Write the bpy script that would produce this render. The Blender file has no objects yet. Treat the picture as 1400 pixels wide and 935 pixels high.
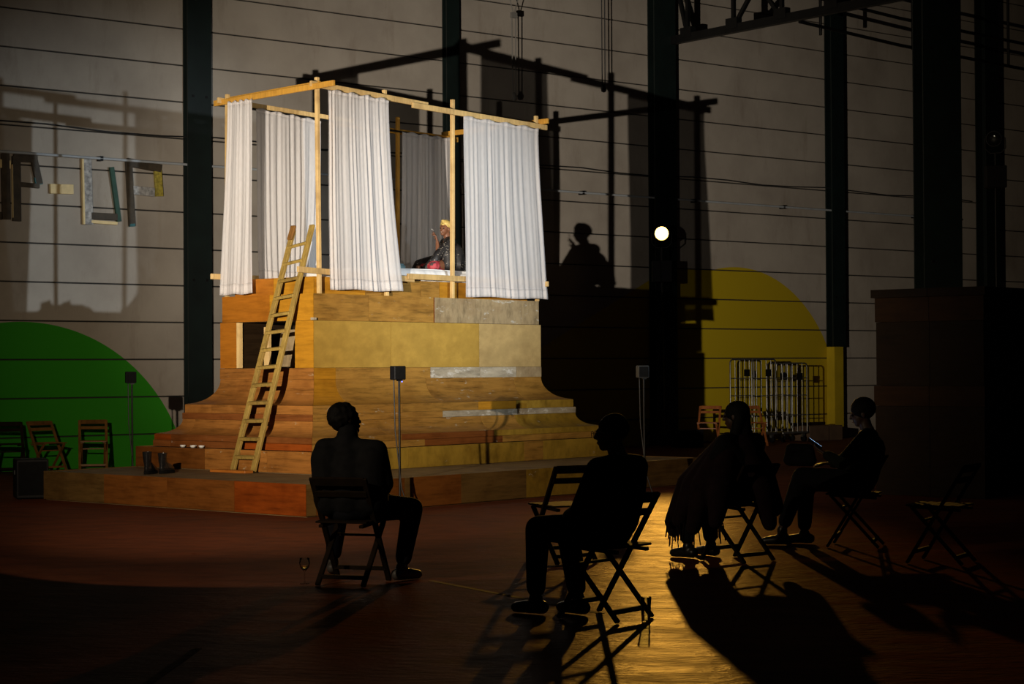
import bpy, bmesh, math, random
from mathutils import Vector, Matrix
R = math.radians
random.seed(7)
scene = bpy.context.scene
col = scene.collection

# ------------------------------------------------------------------ camera
FPX, PITCH, ROLL, CAM_H = 2602.2, 0.0134, -0.0057, 1.5455
fw = Vector((0, math.cos(PITCH), math.sin(PITCH)))
_up = Vector((0, -math.sin(PITCH), math.cos(PITCH)))
_rt = Vector((1, 0, 0))
rt = _rt * math.cos(ROLL) + _up * math.sin(ROLL)
up = -_rt * math.sin(ROLL) + _up * math.cos(ROLL)
cam_d = bpy.data.cameras.new('camera')
cam = bpy.data.objects.new('camera', cam_d)
col.objects.link(cam)
cam_d.sensor_width = 36.0
cam_d.lens = 36.0 * FPX / 1400.0
cam_d.clip_end = 300
cam.matrix_world = Matrix(((rt.x, up.x, -fw.x, 0), (rt.y, up.y, -fw.y, 0), (rt.z, up.z, -fw.z, CAM_H), (0, 0, 0, 1)))
scene.camera = cam

# ------------------------------------------------------------------ world and stage lights
world = bpy.data.worlds.new('night_hall')
scene.world = world
world.use_nodes = True
bg = world.node_tree.nodes['Background']
bg.inputs[0].default_value = (0.55, 0.6, 0.7, 1)
bg.inputs[1].default_value = 0.0025

def spot(name, loc, direction, energy, color, size, blend, radius):
    d = bpy.data.lights.new(name, 'SPOT')
    d.energy = energy; d.color = color; d.spot_size = R(size); d.spot_blend = blend; d.shadow_soft_size = radius
    o = bpy.data.objects.new(name, d)
    col.objects.link(o)
    o.location = loc
    o.rotation_euler = Vector(direction).to_track_quat('-Z', 'Y').to_euler()
    return o

KEY = Vector((-3.842, 10.70, 2.48))
spot('key_spot_spill', KEY, (0.346, 0.938, 0.0146), 150, (1.0, 0.80, 0.55), 79.2, 0.05, 0.03)
spot('key_spot_wash', KEY, Vector((-1.3, 24.2, 2.4)) - KEY, 3300, (1.0, 0.80, 0.56), 58, 1.0, 0.03)
spot('key_spot_beam', KEY, Vector((-1.9, 24.2, 3.5)) - KEY, 7500, (1.0, 0.93, 0.84), 36, 1.0, 0.03)
SIDE = Vector((7.54, 15.93, 3.55))
spot('side_spot', SIDE, Vector((-0.7, 24.7, 3.2)) - SIDE, 4200, (0.80, 0.91, 1.0), 28, 1.0, 0.06)

vs = scene.view_settings
vs.view_transform = 'Standard'
vs.look = 'None'
vs.exposure = 0.0
vs.gamma = 1.0
vs.use_curve_mapping = False

# ------------------------------------------------------------------ helpers
PED_F = Vector((-2.367, 22.715, 0)); PED_A = 0.8607
ER = Vector((math.cos(PED_A), math.sin(PED_A), 0)); EL = Vector((-math.sin(PED_A), math.cos(PED_A), 0))
def PW(u, v, z): return PED_F + ER * u + EL * v + Vector((0, 0, z))
WALL_A, WALL_D = 0.6824, 27.467
EW = Vector((math.cos(WALL_A), math.sin(WALL_A), 0)); NW = Vector((-math.sin(WALL_A), math.cos(WALL_A), 0))
def WP(w, off, z): return EW * w + NW * (WALL_D - off) + Vector((0, 0, z))   # off = distance in front of the wall

def tag(o, label=None, cat=None, group=None, kind=None):
    if label: o['label'] = label
    if cat: o['category'] = cat
    if group: o['group'] = group
    if kind: o['kind'] = kind
    return o
def thing(name, label, cat, loc=(0, 0, 0), rz=0.0, group=None):
    o = bpy.data.objects.new(name, None)
    o.empty_display_size = 0.1
    col.objects.link(o)
    o.location = loc; o.rotation_euler = (0, 0, rz)
    return tag(o, label, cat, group)
def copy_tree(o, parent=None):
    c = o.copy(); col.objects.link(c); c.parent = parent
    for ch in o.children: copy_tree(ch, c)
    return c

class MB:
    def __init__(s): s.v = []; s.f = []; s.sm = []
    def add(s, vs, fs, smooth=False):
        b = len(s.v); s.v += [tuple(x) for x in vs]
        for f in fs: s.f.append(tuple(i + b for i in f)); s.sm.append(smooth)
        return s
    def box(s, c, d, rot=None):
        c = Vector(c); hx, hy, hz = d[0] / 2, d[1] / 2, d[2] / 2
        vs = [Vector((x, y, z)) for x in (-hx, hx) for y in (-hy, hy) for z in (-hz, hz)]
        if rot is not None: vs = [rot @ q for q in vs]
        return s.add([c + q for q in vs], [(0, 1, 3, 2), (4, 6, 7, 5), (0, 4, 5, 1), (2, 3, 7, 6), (0, 2, 6, 4), (1, 5, 7, 3)])
    def bar(s, a, b, w, h, upv=(0, 0, 1)):
        a = Vector(a); b = Vector(b); z = (b - a); L = z.length; z.normalize()
        x = Vector(upv).cross(z)
        if x.length < 1e-4: x = Vector((1, 0, 0)).cross(z)
        x.normalize(); y = z.cross(x)
        m = Matrix((x, y, z)).transposed()
        return s.box((a + b) / 2, (w, h, L), m)
    def tube(s, pts, r, n=8, caps=True):
        pts = [Vector(q) for q in pts]; rs = r if isinstance(r, (list, tuple)) else [r] * len(pts)
        rings = []; prev = None
        for i, q in enumerate(pts):
            t = (pts[min(i + 1, len(pts) - 1)] - pts[max(i - 1, 0)]).normalized()
            x = prev - t * prev.dot(t) if prev is not None else t.orthogonal()
            x.normalize(); prev = x; y = t.cross(x)
            rings.append([q + (x * math.cos(2 * math.pi * k / n) + y * math.sin(2 * math.pi * k / n)) * rs[i] for k in range(n)])
        vs = [q for ring in rings for q in ring]
        fs = [(i * n + k, i * n + (k + 1) % n, (i + 1) * n + (k + 1) % n, (i + 1) * n + k) for i in range(len(pts) - 1) for k in range(n)]
        s.add(vs, fs, True)
        if caps:
            s.add(rings[0], [tuple(range(n - 1, -1, -1))]); s.add(rings[-1], [tuple(range(n))])
        return s
    def lathe(s, prof, c=(0, 0, 0), n=20):
        c = Vector(c); vs = []
        for r, z in prof:
            vs += [c + Vector((r * math.cos(2 * math.pi * k / n), r * math.sin(2 * math.pi * k / n), z)) for k in range(n)]
        fs = [(i * n + k, i * n + (k + 1) % n, (i + 1) * n + (k + 1) % n, (i + 1) * n + k) for i in range(len(prof) - 1) for k in range(n)]
        return s.add(vs, fs, True)
    def build(s, name, mat, parent=None, bevel=0.0):
        me = bpy.data.meshes.new(name); me.from_pydata([tuple(q) for q in s.v], [], s.f)
        me.polygons.foreach_set('use_smooth', s.sm)
        bm = bmesh.new(); bm.from_mesh(me); bmesh.ops.recalc_face_normals(bm, faces=bm.faces)
        if bevel > 0:
            bmesh.ops.remove_doubles(bm, verts=bm.verts, dist=1e-5)
            bmesh.ops.bevel(bm, geom=list(bm.edges), offset=bevel, segments=1, affect='EDGES', clamp_overlap=True)
        bm.to_mesh(me); bm.free()
        me.materials.append(mat)
        o = bpy.data.objects.new(name, me); col.objects.link(o); o.parent = parent
        return o
def inst(src, name, parent, loc, rot=(0, 0, 0), scale=(1, 1, 1)):
    o = bpy.data.objects.new(name, src.data); col.objects.link(o); o.parent = parent
    o.location = loc; o.rotation_euler = rot; o.scale = scale
    return o

# ------------------------------------------------------------------ materials
def nodes_of(name):
    m = bpy.data.materials.new(name); m.use_nodes = True
    nt = m.node_tree; b = nt.nodes['Principled BSDF']
    return m, nt, b
def N(nt, t, **kw):
    n = nt.nodes.new(t)
    for k, v in kw.items():
        if k.startswith('i_'): n.inputs[k[2:].replace('_', ' ')].default_value = v
        else: setattr(n, k, v)
    return n
def L(nt, a, b): nt.links.new(a, b)
def coords(nt, scale=(1, 1, 1), jitter=True):
    tc = N(nt, 'ShaderNodeTexCoord'); mp = N(nt, 'ShaderNodeMapping')
    mp.inputs['Scale'].default_value = scale
    L(nt, tc.outputs['Object'], mp.inputs['Vector'])
    if jitter:
        oi = N(nt, 'ShaderNodeObjectInfo'); mu = N(nt, 'ShaderNodeMath', operation='MULTIPLY'); mu.inputs[1].default_value = 37.0
        L(nt, oi.outputs['Random'], mu.inputs[0])
        cb = N(nt, 'ShaderNodeCombineXYZ')
        for k in 'XYZ': L(nt, mu.outputs[0], cb.inputs[k])
        L(nt, cb.outputs[0], mp.inputs['Location'])
    return mp
def ramp(nt, src, stops):
    r = N(nt, 'ShaderNodeValToRGB'); e = r.color_ramp.elements
    while len(e) < len(stops): e.new(0.5)
    for el, (p, c) in zip(e, stops): el.position = p; el.color = (*c, 1)
    L(nt, src, r.inputs['Fac']); return r
def mix(nt, fac, a, b, mode='MIX'):
    m = N(nt, 'ShaderNodeMix', data_type='RGBA', blend_type=mode)
    if isinstance(fac, (int, float)): m.inputs[0].default_value = fac
    else: L(nt, fac, m.inputs[0])
    for s, q in ((6, a), (7, b)):
        if isinstance(q, tuple): m.inputs[s].default_value = (*q, 1)
        else: L(nt, q, m.inputs[s])
    return m.outputs[2]
def scl(c, k): return tuple(min(1, x * k) for x in c)
def bump(nt, b, h, strength, dist=0.01):
    bn = N(nt, 'ShaderNodeBump'); bn.inputs['Strength'].default_value = strength; bn.inputs['Distance'].default_value = dist
    L(nt, h, bn.inputs['Height']); L(nt, bn.outputs[0], b.inputs['Normal'])

def plain(name, c, rough=0.6, metal=0.0, var=0.15, scale=8, spec=0.5):
    m, nt, b = nodes_of(name)
    n = N(nt, 'ShaderNodeTexNoise'); n.inputs['Scale'].default_value = scale; n.inputs['Detail'].default_value = 4
    L(nt, coords(nt).outputs[0], n.inputs['Vector'])
    r = ramp(nt, n.outputs['Fac'], [(0.3, scl(c, 1 - var)), (0.7, scl(c, 1 + var))])
    L(nt, r.outputs[0], b.inputs['Base Color'])
    b.inputs['Roughness'].default_value = rough; b.inputs['Metallic'].default_value = metal
    b.inputs['Specular IOR Level'].default_value = spec
    return m
def ply(name, c, streak=(0.7, 0.7, 7), wear=0.0, wearc=(0.62, 0.58, 0.5), rough=0.42, dark=0.6, blotch=0.6):
    """varnished plywood: stretched grain, blotchy stain, optional rubbed paint"""
    m, nt, b = nodes_of(name)
    g = N(nt, 'ShaderNodeTexNoise'); g.inputs['Scale'].default_value = 3.4; g.inputs['Detail'].default_value = 8; g.inputs['Roughness'].default_value = 0.68
    L(nt, coords(nt, streak).outputs[0], g.inputs['Vector'])
    bl = N(nt, 'ShaderNodeTexNoise'); bl.inputs['Scale'].default_value = 2.6; bl.inputs['Detail'].default_value = 5; bl.inputs['Roughness'].default_value = 0.6
    L(nt, coords(nt, (1, 1, 1.4)).outputs[0], bl.inputs['Vector'])
    a = ramp(nt, g.outputs['Fac'], [(0.30, scl(c, dark)), (0.5, c), (0.70, scl(c, 1.22))])
    d = ramp(nt, bl.outputs['Fac'], [(0.32, (0.55, 0.48, 0.43)), (0.52, (1, 1, 1)), (0.72, (1.0, 1.0, 0.97))])
    out = mix(nt, blotch, a.outputs[0], d.outputs[0], 'MULTIPLY')
    if wear > 0:
        w = N(nt, 'ShaderNodeTexNoise'); w.inputs['Scale'].default_value = 5; w.inputs['Detail'].default_value = 9; w.inputs['Roughness'].default_value = 0.72
        L(nt, coords(nt, (1, 1, 2.5)).outputs[0], w.inputs['Vector'])
        wr = ramp(nt, w.outputs['Fac'], [(0.66 - wear * 0.25, (0, 0, 0)), (0.72 - wear * 0.2, (1, 1, 1))])
        out = mix(nt, wr.outputs[0], out, wearc)
    oi = N(nt, 'ShaderNodeObjectInfo')
    rv = ramp(nt, oi.outputs['Random'], [(0, (0.8, 0.78, 0.74)), (1, (1.0, 1.0, 1.0))])
    out = mix(nt, 1.0, out, rv.outputs[0], 'MULTIPLY')
    L(nt, out, b.inputs['Base Color'])
    b.inputs['Roughness'].default_value = rough; b.inputs['Specular IOR Level'].default_value = 0.25
    bump(nt, b, g.outputs['Fac'], 0.12, 0.01)
    return m
M = {}
M['ply_orange'] = ply('ply_orange', (0.40, 0.140, 0.013), dark=0.75, blotch=0.5)
M['ply_amber'] = ply('ply_amber', (0.43, 0.195, 0.014), dark=0.75, blotch=0.5)
M['ply_yellow'] = ply('ply_yellow', (0.40, 0.245, 0.047), (1.2, 1.2, 1.6), rough=0.4, dark=0.86, blotch=0.3)
M['ply_straw'] = ply('ply_straw', (0.50, 0.355, 0.15), (1.2, 1.2, 1.6), rough=0.4, dark=0.86, blotch=0.3)
M['ply_brown'] = ply('ply_brown', (0.34, 0.175, 0.034), (0.7, 0.7, 6), 0.04, (0.44, 0.36, 0.22), dark=0.5)
M['ply_grey'] = ply('ply_grey', (0.340, 0.254, 0.140), (3, 3, 1.2), 0.25, (0.5, 0.46, 0.38))
M['ply_red'] = ply('ply_red', (0.24, 0.050, 0.006))
M['ply_sienna'] = ply('ply_sienna', (0.19, 0.066, 0.013))
M['ply_rust'] = ply('ply_rust', (0.31, 0.125, 0.026), (0.6, 0.6, 8), 0.1, (0.42, 0.33, 0.2), dark=0.45)
M['ply_umber'] = ply('ply_umber', (0.150, 0.085, 0.026))
M['ply_olive'] = ply('ply_olive', (0.320, 0.195, 0.025), (2, 2, 1.2), 0.06)
M['ply_worn'] = ply('ply_worn', (0.300, 0.149, 0.030), (0.7, 0.7, 8), 0.2, (0.44, 0.38, 0.28), dark=0.45)
M['ply_pale'] = ply('ply_pale', (0.400, 0.346, 0.255), (1, 1, 5), 0.45)
M['ply_maroon'] = ply('ply_maroon', (0.200, 0.065, 0.015), (0.6, 0.6, 9), 0.05)
M['tread'] = ply('tread_board', (0.24, 0.165, 0.082), (1, 1, 1), 0.05, (0.3, 0.26, 0.2), rough=0.6)
M['ply_shadow'] = ply('ply_dark', (0.022, 0.012, 0.005))  # plywood with the darkness of unlit parts put into the colour
M['ply_darkred'] = ply('ply_darkred', (0.045, 0.02, 0.006))  # reddish boards, colour likewise darkened for lack of light
M['pine'] = ply('pine_batten', (0.660, 0.451, 0.187), (9, 9, 0.7), rough=0.5, dark=0.82)
M['pine_orange'] = ply('pine_orange', (0.560, 0.288, 0.045), (9, 9, 0.7), rough=0.5, dark=0.8)
M['ladder'] = ply('ladder_wood', (0.320, 0.209, 0.048), (9, 9, 0.7), rough=0.65)
M['board_orange'] = ply('board_orange', (0.500, 0.167, 0.025))
M['chair_wood'] = ply('chair_wood', (0.240, 0.112, 0.025), (6, 6, 1))
M['chair_red'] = ply('chair_red', (0.340, 0.112, 0.030), (6, 6, 1))
M['chair_dark'] = plain('chair_dark', (0.018, 0.011, 0.006), 0.8, 0, 0.3, 9, 0.1)
M['steel_green'] = plain('steel_green', (0.004, 0.010, 0.0085), 0.55, 0.0, 0.3, 3)
M['steel_dark'] = plain('steel_dark', (0.007, 0.007, 0.007), 0.5, 0.3, 0.3, 4)
M['steel_grey'] = plain('steel_grey', (0.38, 0.42, 0.46), 0.35, 0.8, 0.15, 12)
M['pipe_grey'] = plain('pipe_grey', (0.42, 0.45, 0.47), 0.4, 0.0, 0.1, 6)
M['cage_steel'] = plain('cage_steel', (0.25, 0.25, 0.24), 0.35, 0.85, 0.2, 12)
M['black'] = plain('black_plastic', (0.006, 0.006, 0.007), 0.6, 0, 0.2, 20, 0.2)
M['grey_plastic'] = plain('grey_plastic', (0.06, 0.06, 0.058), 0.5, 0, 0.15, 20, 0.3)  # black cabinet plastic lightened to grey for the spotlight falling on it
M['rubber'] = plain('rubber', (0.005, 0.005, 0.005), 0.8, 0, 0.2, 20, 0.1)
M['leather'] = plain('black_leather', (0.011, 0.011, 0.012), 0.16, 0, 0.3, 30)
M['white_cloth'] = plain('white_cloth', (0.74, 0.73, 0.71), 0.85, 0, 0.06, 6)
M['teal_cloth'] = plain('teal_cloth', (0.12, 0.22, 0.24), 0.85, 0, 0.15, 9)
M['ceramic'] = plain('white_ceramic', (0.75, 0.73, 0.68), 0.3, 0, 0.05, 9)
M['gap'] = plain('dark_joint', (0.03, 0.028, 0.025), 0.8, 0, 0.2, 9)
M['cable'] = plain('cable_black', (0.02, 0.02, 0.02), 0.5, 0, 0.1, 9)
M['cord'] = plain('cord_grey', (0.2, 0.19, 0.17), 0.7, 0, 0.1, 9)
M['card'] = plain('cardboard_brown', (0.10, 0.06, 0.035), 0.8, 0, 0.2, 4)
M['let_dark'] = plain('letter_dark', (0.055, 0.04, 0.022), 0.6, 0, 0.35, 9)
M['let_pale'] = plain('letter_pale', (0.85, 0.66, 0.33), 0.55, 0, 0.1, 9)
M['let_green'] = plain('letter_green', (0.02, 0.07, 0.045), 0.55, 0, 0.2, 9)
M['let_grey'] = plain('letter_grey', (0.38, 0.37, 0.35), 0.6, 0, 0.5, 18)
M['let_teal'] = plain('letter_teal', (0.03, 0.14, 0.15), 0.5, 0, 0.2, 9)
M['let_yellow'] = plain('letter_yellow', (0.42, 0.34, 0.05), 0.55, 0, 0.45, 18)
M['yellow_paint'] = plain('yellow_paint', (0.50, 0.36, 0.01), 0.6, 0, 0.1, 3)
M['tape'] = plain('tape_line', (0.10, 0.058, 0.034), 0.9, 0, 0.35, 12, 0.1)
M['cloth_black'] = plain('cloth_black', (0.010, 0.010, 0.011), 0.9, 0, 0.3, 14, 0.2)
M['cloth_navy'] = plain('cloth_navy', (0.012, 0.013, 0.018), 0.9, 0, 0.3, 14, 0.2)
M['cloth_green'] = plain('cloth_green', (0.016, 0.02, 0.013), 0.9, 0, 0.3, 14, 0.2)
M['cloth_wine'] = plain('cloth_wine', (0.018, 0.008, 0.009), 0.9, 0, 0.3, 14, 0.2)
M['hair'] = plain('hair_black', (0.008, 0.007, 0.006), 0.75, 0, 0.4, 60, 0.2)
M['skin'] = plain('skin_brown', (0.21, 0.085, 0.042), 0.5, 0, 0.12, 20)
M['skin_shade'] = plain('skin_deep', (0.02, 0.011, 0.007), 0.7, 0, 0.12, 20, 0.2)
M['skin_light'] = plain('skin_tan', (0.09, 0.05, 0.033), 0.5, 0, 0.12, 20)
M['shoe'] = plain('shoe_black', (0.02, 0.019, 0.018), 0.35, 0, 0.2, 20)
M['shoe_grey'] = plain('shoe_grey', (0.10, 0.09, 0.08), 0.5, 0, 0.2, 20)
M['lip'] = plain('lips', (0.2, 0.03, 0.03), 0.4, 0, 0.1, 20)
M['eye'] = plain('eye_dark', (0.02, 0.015, 0.012), 0.15, 0, 0.1, 20)
M['teeth'] = plain('teeth', (0.7, 0.66, 0.58), 0.3, 0, 0.05, 20)
M['gold_wrap'] = plain('gold_wrap', (0.72, 0.52, 0.16), 0.45, 0.2, 0.35, 40)

def glass_mat():
    m, nt, b = nodes_of('thin_clear_glass')
    lw = N(nt, 'ShaderNodeLayerWeight'); lw.inputs['Blend'].default_value = 0.16
    tp = N(nt, 'ShaderNodeBsdfTransparent'); tp.inputs[0].default_value = (0.93, 0.95, 0.93, 1)
    gs = N(nt, 'ShaderNodeBsdfGlossy'); gs.inputs['Roughness'].default_value = 0.05
    mx = N(nt, 'ShaderNodeMixShader'); L(nt, lw.outputs['Fresnel'], mx.inputs[0]); L(nt, tp.outputs[0], mx.inputs[1]); L(nt, gs.outputs[0], mx.inputs[2])
    L(nt, mx.outputs[0], nt.nodes['Material Output'].inputs[0]); nt.nodes.remove(b)
    return m
M['glass'] = glass_mat()
def wine_mat():
    m, nt, b = nodes_of('white_wine')
    b.inputs['Base Color'].default_value = (0.9, 0.7, 0.25, 1); b.inputs['Roughness'].default_value = 0.02
    b.inputs['Transmission Weight'].default_value = 1.0; b.inputs['IOR'].default_value = 1.34
    return m
M['wine'] = wine_mat()
def emit(name, c, s):
    m, nt, b = nodes_of(name)
    b.inputs['Base Color'].default_value = (*c, 1)
    b.inputs['Emission Color'].default_value = (*c, 1); b.inputs['Emission Strength'].default_value = s
    return m
M['lamp_glow'] = emit('lamp_lens', (1.0, 0.60, 0.13), 7.5)
M['screen'] = emit('phone_screen', (0.35, 0.55, 0.9), 3.0)
M['led'] = emit('blue_led', (0.15, 0.2, 1.0), 1.5)

def sheer():
    m, nt, b = nodes_of('sheer_curtain')
    n = N(nt, 'ShaderNodeTexNoise'); n.inputs['Scale'].default_value = 60; n.inputs['Detail'].default_value = 2
    L(nt, coords(nt, (1, 1, 0.25)).outputs[0], n.inputs['Vector'])
    r = ramp(nt, n.outputs['Fac'], [(0.3, (0.84, 0.82, 0.81)), (0.7, (0.92, 0.91, 0.91))])
    df = N(nt, 'ShaderNodeBsdfDiffuse'); tl = N(nt, 'ShaderNodeBsdfTranslucent'); tp = N(nt, 'ShaderNodeBsdfTransparent')
    L(nt, r.outputs[0], df.inputs[0]); tl.inputs[0].default_value = (0.88, 0.80, 0.72, 1)
    m1 = N(nt, 'ShaderNodeMixShader'); m1.inputs[0].default_value = 0.46
    L(nt, df.outputs[0], m1.inputs[1]); L(nt, tl.outputs[0], m1.inputs[2])
    m2 = N(nt, 'ShaderNodeMixShader'); m2.inputs[0].default_value = 0.32
    L(nt, m1.outputs[0], m2.inputs[1]); L(nt, tp.outputs[0], m2.inputs[2])
    out = nt.nodes['Material Output']; L(nt, m2.outputs[0], out.inputs[0])
    nt.nodes.remove(b)
    return m
M['sheer'] = sheer()

def wall_mat():
    m, nt, b = nodes_of('painted_concrete_panels')
    geo = N(nt, 'ShaderNodeNewGeometry')
    def dot(v):
        d = N(nt, 'ShaderNodeVectorMath', operation='DOT_PRODUCT'); d.inputs[1].default_value = v
        L(nt, geo.outputs['Position'], d.inputs[0]); return d.outputs['Value']
    w = dot(tuple(EW)); z = dot((0, 0, 1))
    def mt(op, a, c=None, c2=None):
        q = N(nt, 'ShaderNodeMath', operation=op)
        for i, x in enumerate((a, c, c2)):
            if x is None: continue
            if isinstance(x, (int, float)): q.inputs[i].default_value = x
            else: L(nt, x, q.inputs[i])
        return q.outputs[0]
    def disc(cw, cz, r):
        a = mt('SUBTRACT', w, cw); c = mt('SUBTRACT', z, cz)
        d = mt('SQRT', mt('ADD', mt('MULTIPLY', a, a), mt('MULTIPLY', c, c)))
        return mt('LESS_THAN', d, r)
    green = disc(12.606, -0.638, 2.93)
    y1 = disc(28.285, 0.43, 3.153)
    line = mt('LESS_THAN', z, mt('MULTIPLY_ADD', w, 0.478, 1.96 - 0.478 * 23.12))
    y2 = mt('MULTIPLY', mt('MULTIPLY', line, mt('LESS_THAN', w, 28.3)), mt('LESS_THAN', z, 3.5))
    yel = mt('MAXIMUM', y1, y2)
    n1 = N(nt, 'ShaderNodeTexNoise'); n1.inputs['Scale'].default_value = 0.7; n1.inputs['Detail'].default_value = 6; n1.inputs['Roughness'].default_value = 0.6
    L(nt, geo.outputs['Position'], n1.inputs['Vector'])
    n2 = N(nt, 'ShaderNodeTexNoise'); n2.inputs['Scale'].default_value = 3.0; n2.inputs['Detail'].default_value = 8; n2.inputs['Roughness'].default_value = 0.7
    mp = N(nt, 'ShaderNodeMapping'); mp.inputs['Scale'].default_value = (1, 1, 0.25)
    L(nt, geo.outputs['Position'], mp.inputs['Vector']); L(nt, mp.outputs[0], n2.inputs['Vector'])
    base = ramp(nt, n1.outputs['Fac'], [(0.3, (0.345, 0.30, 0.25)), (0.6, (0.45, 0.40, 0.335))])
    st = ramp(nt, n2.outputs['Fac'], [(0.28, (0.72, 0.68, 0.64)), (0.45, (1, 1, 1))])
    c = mix(nt, 0.6, base.outputs[0], st.outputs[0], 'MULTIPLY')
    c = mix(nt, green, c, (0.035, 0.31, 0.012))
    c = mix(nt, yel, c, (0.50, 0.36, 0.01))
    L(nt, c, b.inputs['Base Color'])
    b.inputs['Roughness'].default_value = 0.75; b.inputs['Specular IOR Level'].default_value = 0.2
    bump(nt, b, n2.outputs['Fac'], 0.1, 0.01)
    return m
M['wall'] = wall_mat()
def floor_mat():
    m, nt, b = nodes_of('worn_sealed_concrete')
    tc = N(nt, 'ShaderNodeTexCoord')
    def noise(sc, vec=(1, 1, 1), det=6, ro=0.6):
        mp = N(nt, 'ShaderNodeMapping'); mp.inputs['Scale'].default_value = vec; mp.inputs['Rotation'].default_value = (0, 0, 0.5)
        L(nt, tc.outputs['Object'], mp.inputs['Vector'])
        n = N(nt, 'ShaderNodeTexNoise'); n.inputs['Scale'].default_value = sc; n.inputs['Detail'].default_value = det; n.inputs['Roughness'].default_value = ro
        L(nt, mp.outputs[0], n.inputs['Vector']); return n.outputs['Fac']
    big = noise(0.35); mid = noise(2.2, (1, 1.8, 1)); fine = noise(7, (1, 2.6, 1), 5, 0.6)
    c = ramp(nt, big, [(0.35, (0.14, 0.040, 0.016)), (0.65, (0.18, 0.045, 0.015))])
    s = ramp(nt, mid, [(0.3, (0.5, 0.5, 0.5)), (0.6, (1, 1, 1))])
    bc = mix(nt, 0.8, c.outputs[0], s.outputs[0], 'MULTIPLY')
    r = ramp(nt, mid, [(0.3, (0.46, 0.46, 0.46)), (0.7, (0.27, 0.27, 0.27))])
    h = N(nt, 'ShaderNodeMath', operation='ADD'); L(nt, mid, h.inputs[0]); L(nt, fine, h.inputs[1])
    bn = N(nt, 'ShaderNodeBump'); bn.inputs['Strength'].default_value = 0.6; bn.inputs['Distance'].default_value = 0.02
    L(nt, h.outputs[0], bn.inputs['Height'])
    df = N(nt, 'ShaderNodeBsdfDiffuse'); gs = N(nt, 'ShaderNodeBsdfGlossy'); mx = N(nt, 'ShaderNodeMixShader')
    L(nt, bc, df.inputs['Color']); L(nt, r.outputs[0], gs.inputs['Roughness'])
    L(nt, bn.outputs[0], df.inputs['Normal']); L(nt, bn.outputs[0], gs.inputs['Normal'])
    gs.inputs['Color'].default_value = (0.9, 0.85, 0.8, 1)
    mx.inputs[0].default_value = 0.05      # dull sealer: weak sheen
    L(nt, df.outputs[0], mx.inputs[1]); L(nt, gs.outputs[0], mx.inputs[2])
    L(nt, mx.outputs[0], nt.nodes['Material Output'].inputs[0]); nt.nodes.remove(b)
    return m
M['floor'] = floor_mat()
def kimono_mat():
    m, nt, b = nodes_of('patterned_robe')
    v = N(nt, 'ShaderNodeTexVoronoi'); v.inputs['Scale'].default_value = 26
    L(nt, coords(nt, (1, 1, 2.2), False).outputs[0], v.inputs['Vector'])
    r = ramp(nt, v.outputs['Distance'], [(0.0, (0.55, 0.5, 0.42)), (0.16, (0.4, 0.36, 0.3)), (0.30, (0.012, 0.011, 0.012))])
    n = N(nt, 'ShaderNodeTexNoise'); n.inputs['Scale'].default_value = 9
    g = ramp(nt, n.outputs['Fac'], [(0.44, (0, 0, 0)), (0.5, (1, 1, 1))])
    L(nt, mix(nt, g.outputs[0], (0.012, 0.011, 0.012), r.outputs[0]), b.inputs['Base Color']); b.inputs['Roughness'].default_value = 0.55
    return m
M['kimono'] = kimono_mat()
def skirt_mat():
    m, nt, b = nodes_of('red_patterned_skirt')
    v = N(nt, 'ShaderNodeTexVoronoi'); v.inputs['Scale'].default_value = 26
    L(nt, coords(nt, (1, 1, 1), False).outputs[0], v.inputs['Vector'])
    r = ramp(nt, v.outputs['Color'], [(0.25, (0.32, 0.02, 0.03)), (0.45, (0.06, 0.03, 0.03)), (0.6, (0.42, 0.05, 0.06)), (0.8, (0.4, 0.27, 0.2))])
    r.color_ramp.interpolation = 'CONSTANT'
    L(nt, r.outputs[0], b.inputs['Base Color']); b.inputs['Roughness'].default_value = 0.7
    return m
M['skirt'] = skirt_mat()

# ------------------------------------------------------------------ floor
o = MB().box((5, 32, -0.05), (80, 80, 0.1)).build('floor', M['floor']); tag(o, kind='structure')
floor = o
def floor_line(a, b, w):
    a = Vector((*a, 0.0008)); b = Vector((*b, 0.0008))
    MB().bar(a, b, w, 0.0016).build('tape_line', M['tape'], floor)
floor_line((-1.83, 8.72), (-1.75, 10.55), 0.05)
floor_line((-0.6, 13.85), (0.55, 11.95), 0.05)

# ------------------------------------------------------------------ back wall of 0.6 m concrete panels
W0, BAY, ROW0 = 15.63 - 2 * 5.23, 5.23, 1.709 - 3 * 0.6
wall = MB().box((0, 0, 0), (9 * BAY, 0.2, 13.0)).build('wall_back', M['gap'])
wall.location = WP(W0 + 4.5 * BAY, -0.145, 6.4); wall.rotation_euler = (0, 0, WALL_A)
tag(wall, kind='structure')
pm = MB().box((0, 0, 0), (BAY - 0.012, 0.05, 0.578)).build('panel', M['wall'], wall, 0.006)
first = True
for i in range(9):
    for k in range(21):
        z = ROW0 + 0.6 * (k + 0.5)
        lo = ((i - 4) * BAY, -0.125, z - 6.4)
        if first: pm.location = lo; first = False
        else: inst(pm, 'panel', wall, lo)

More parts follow.
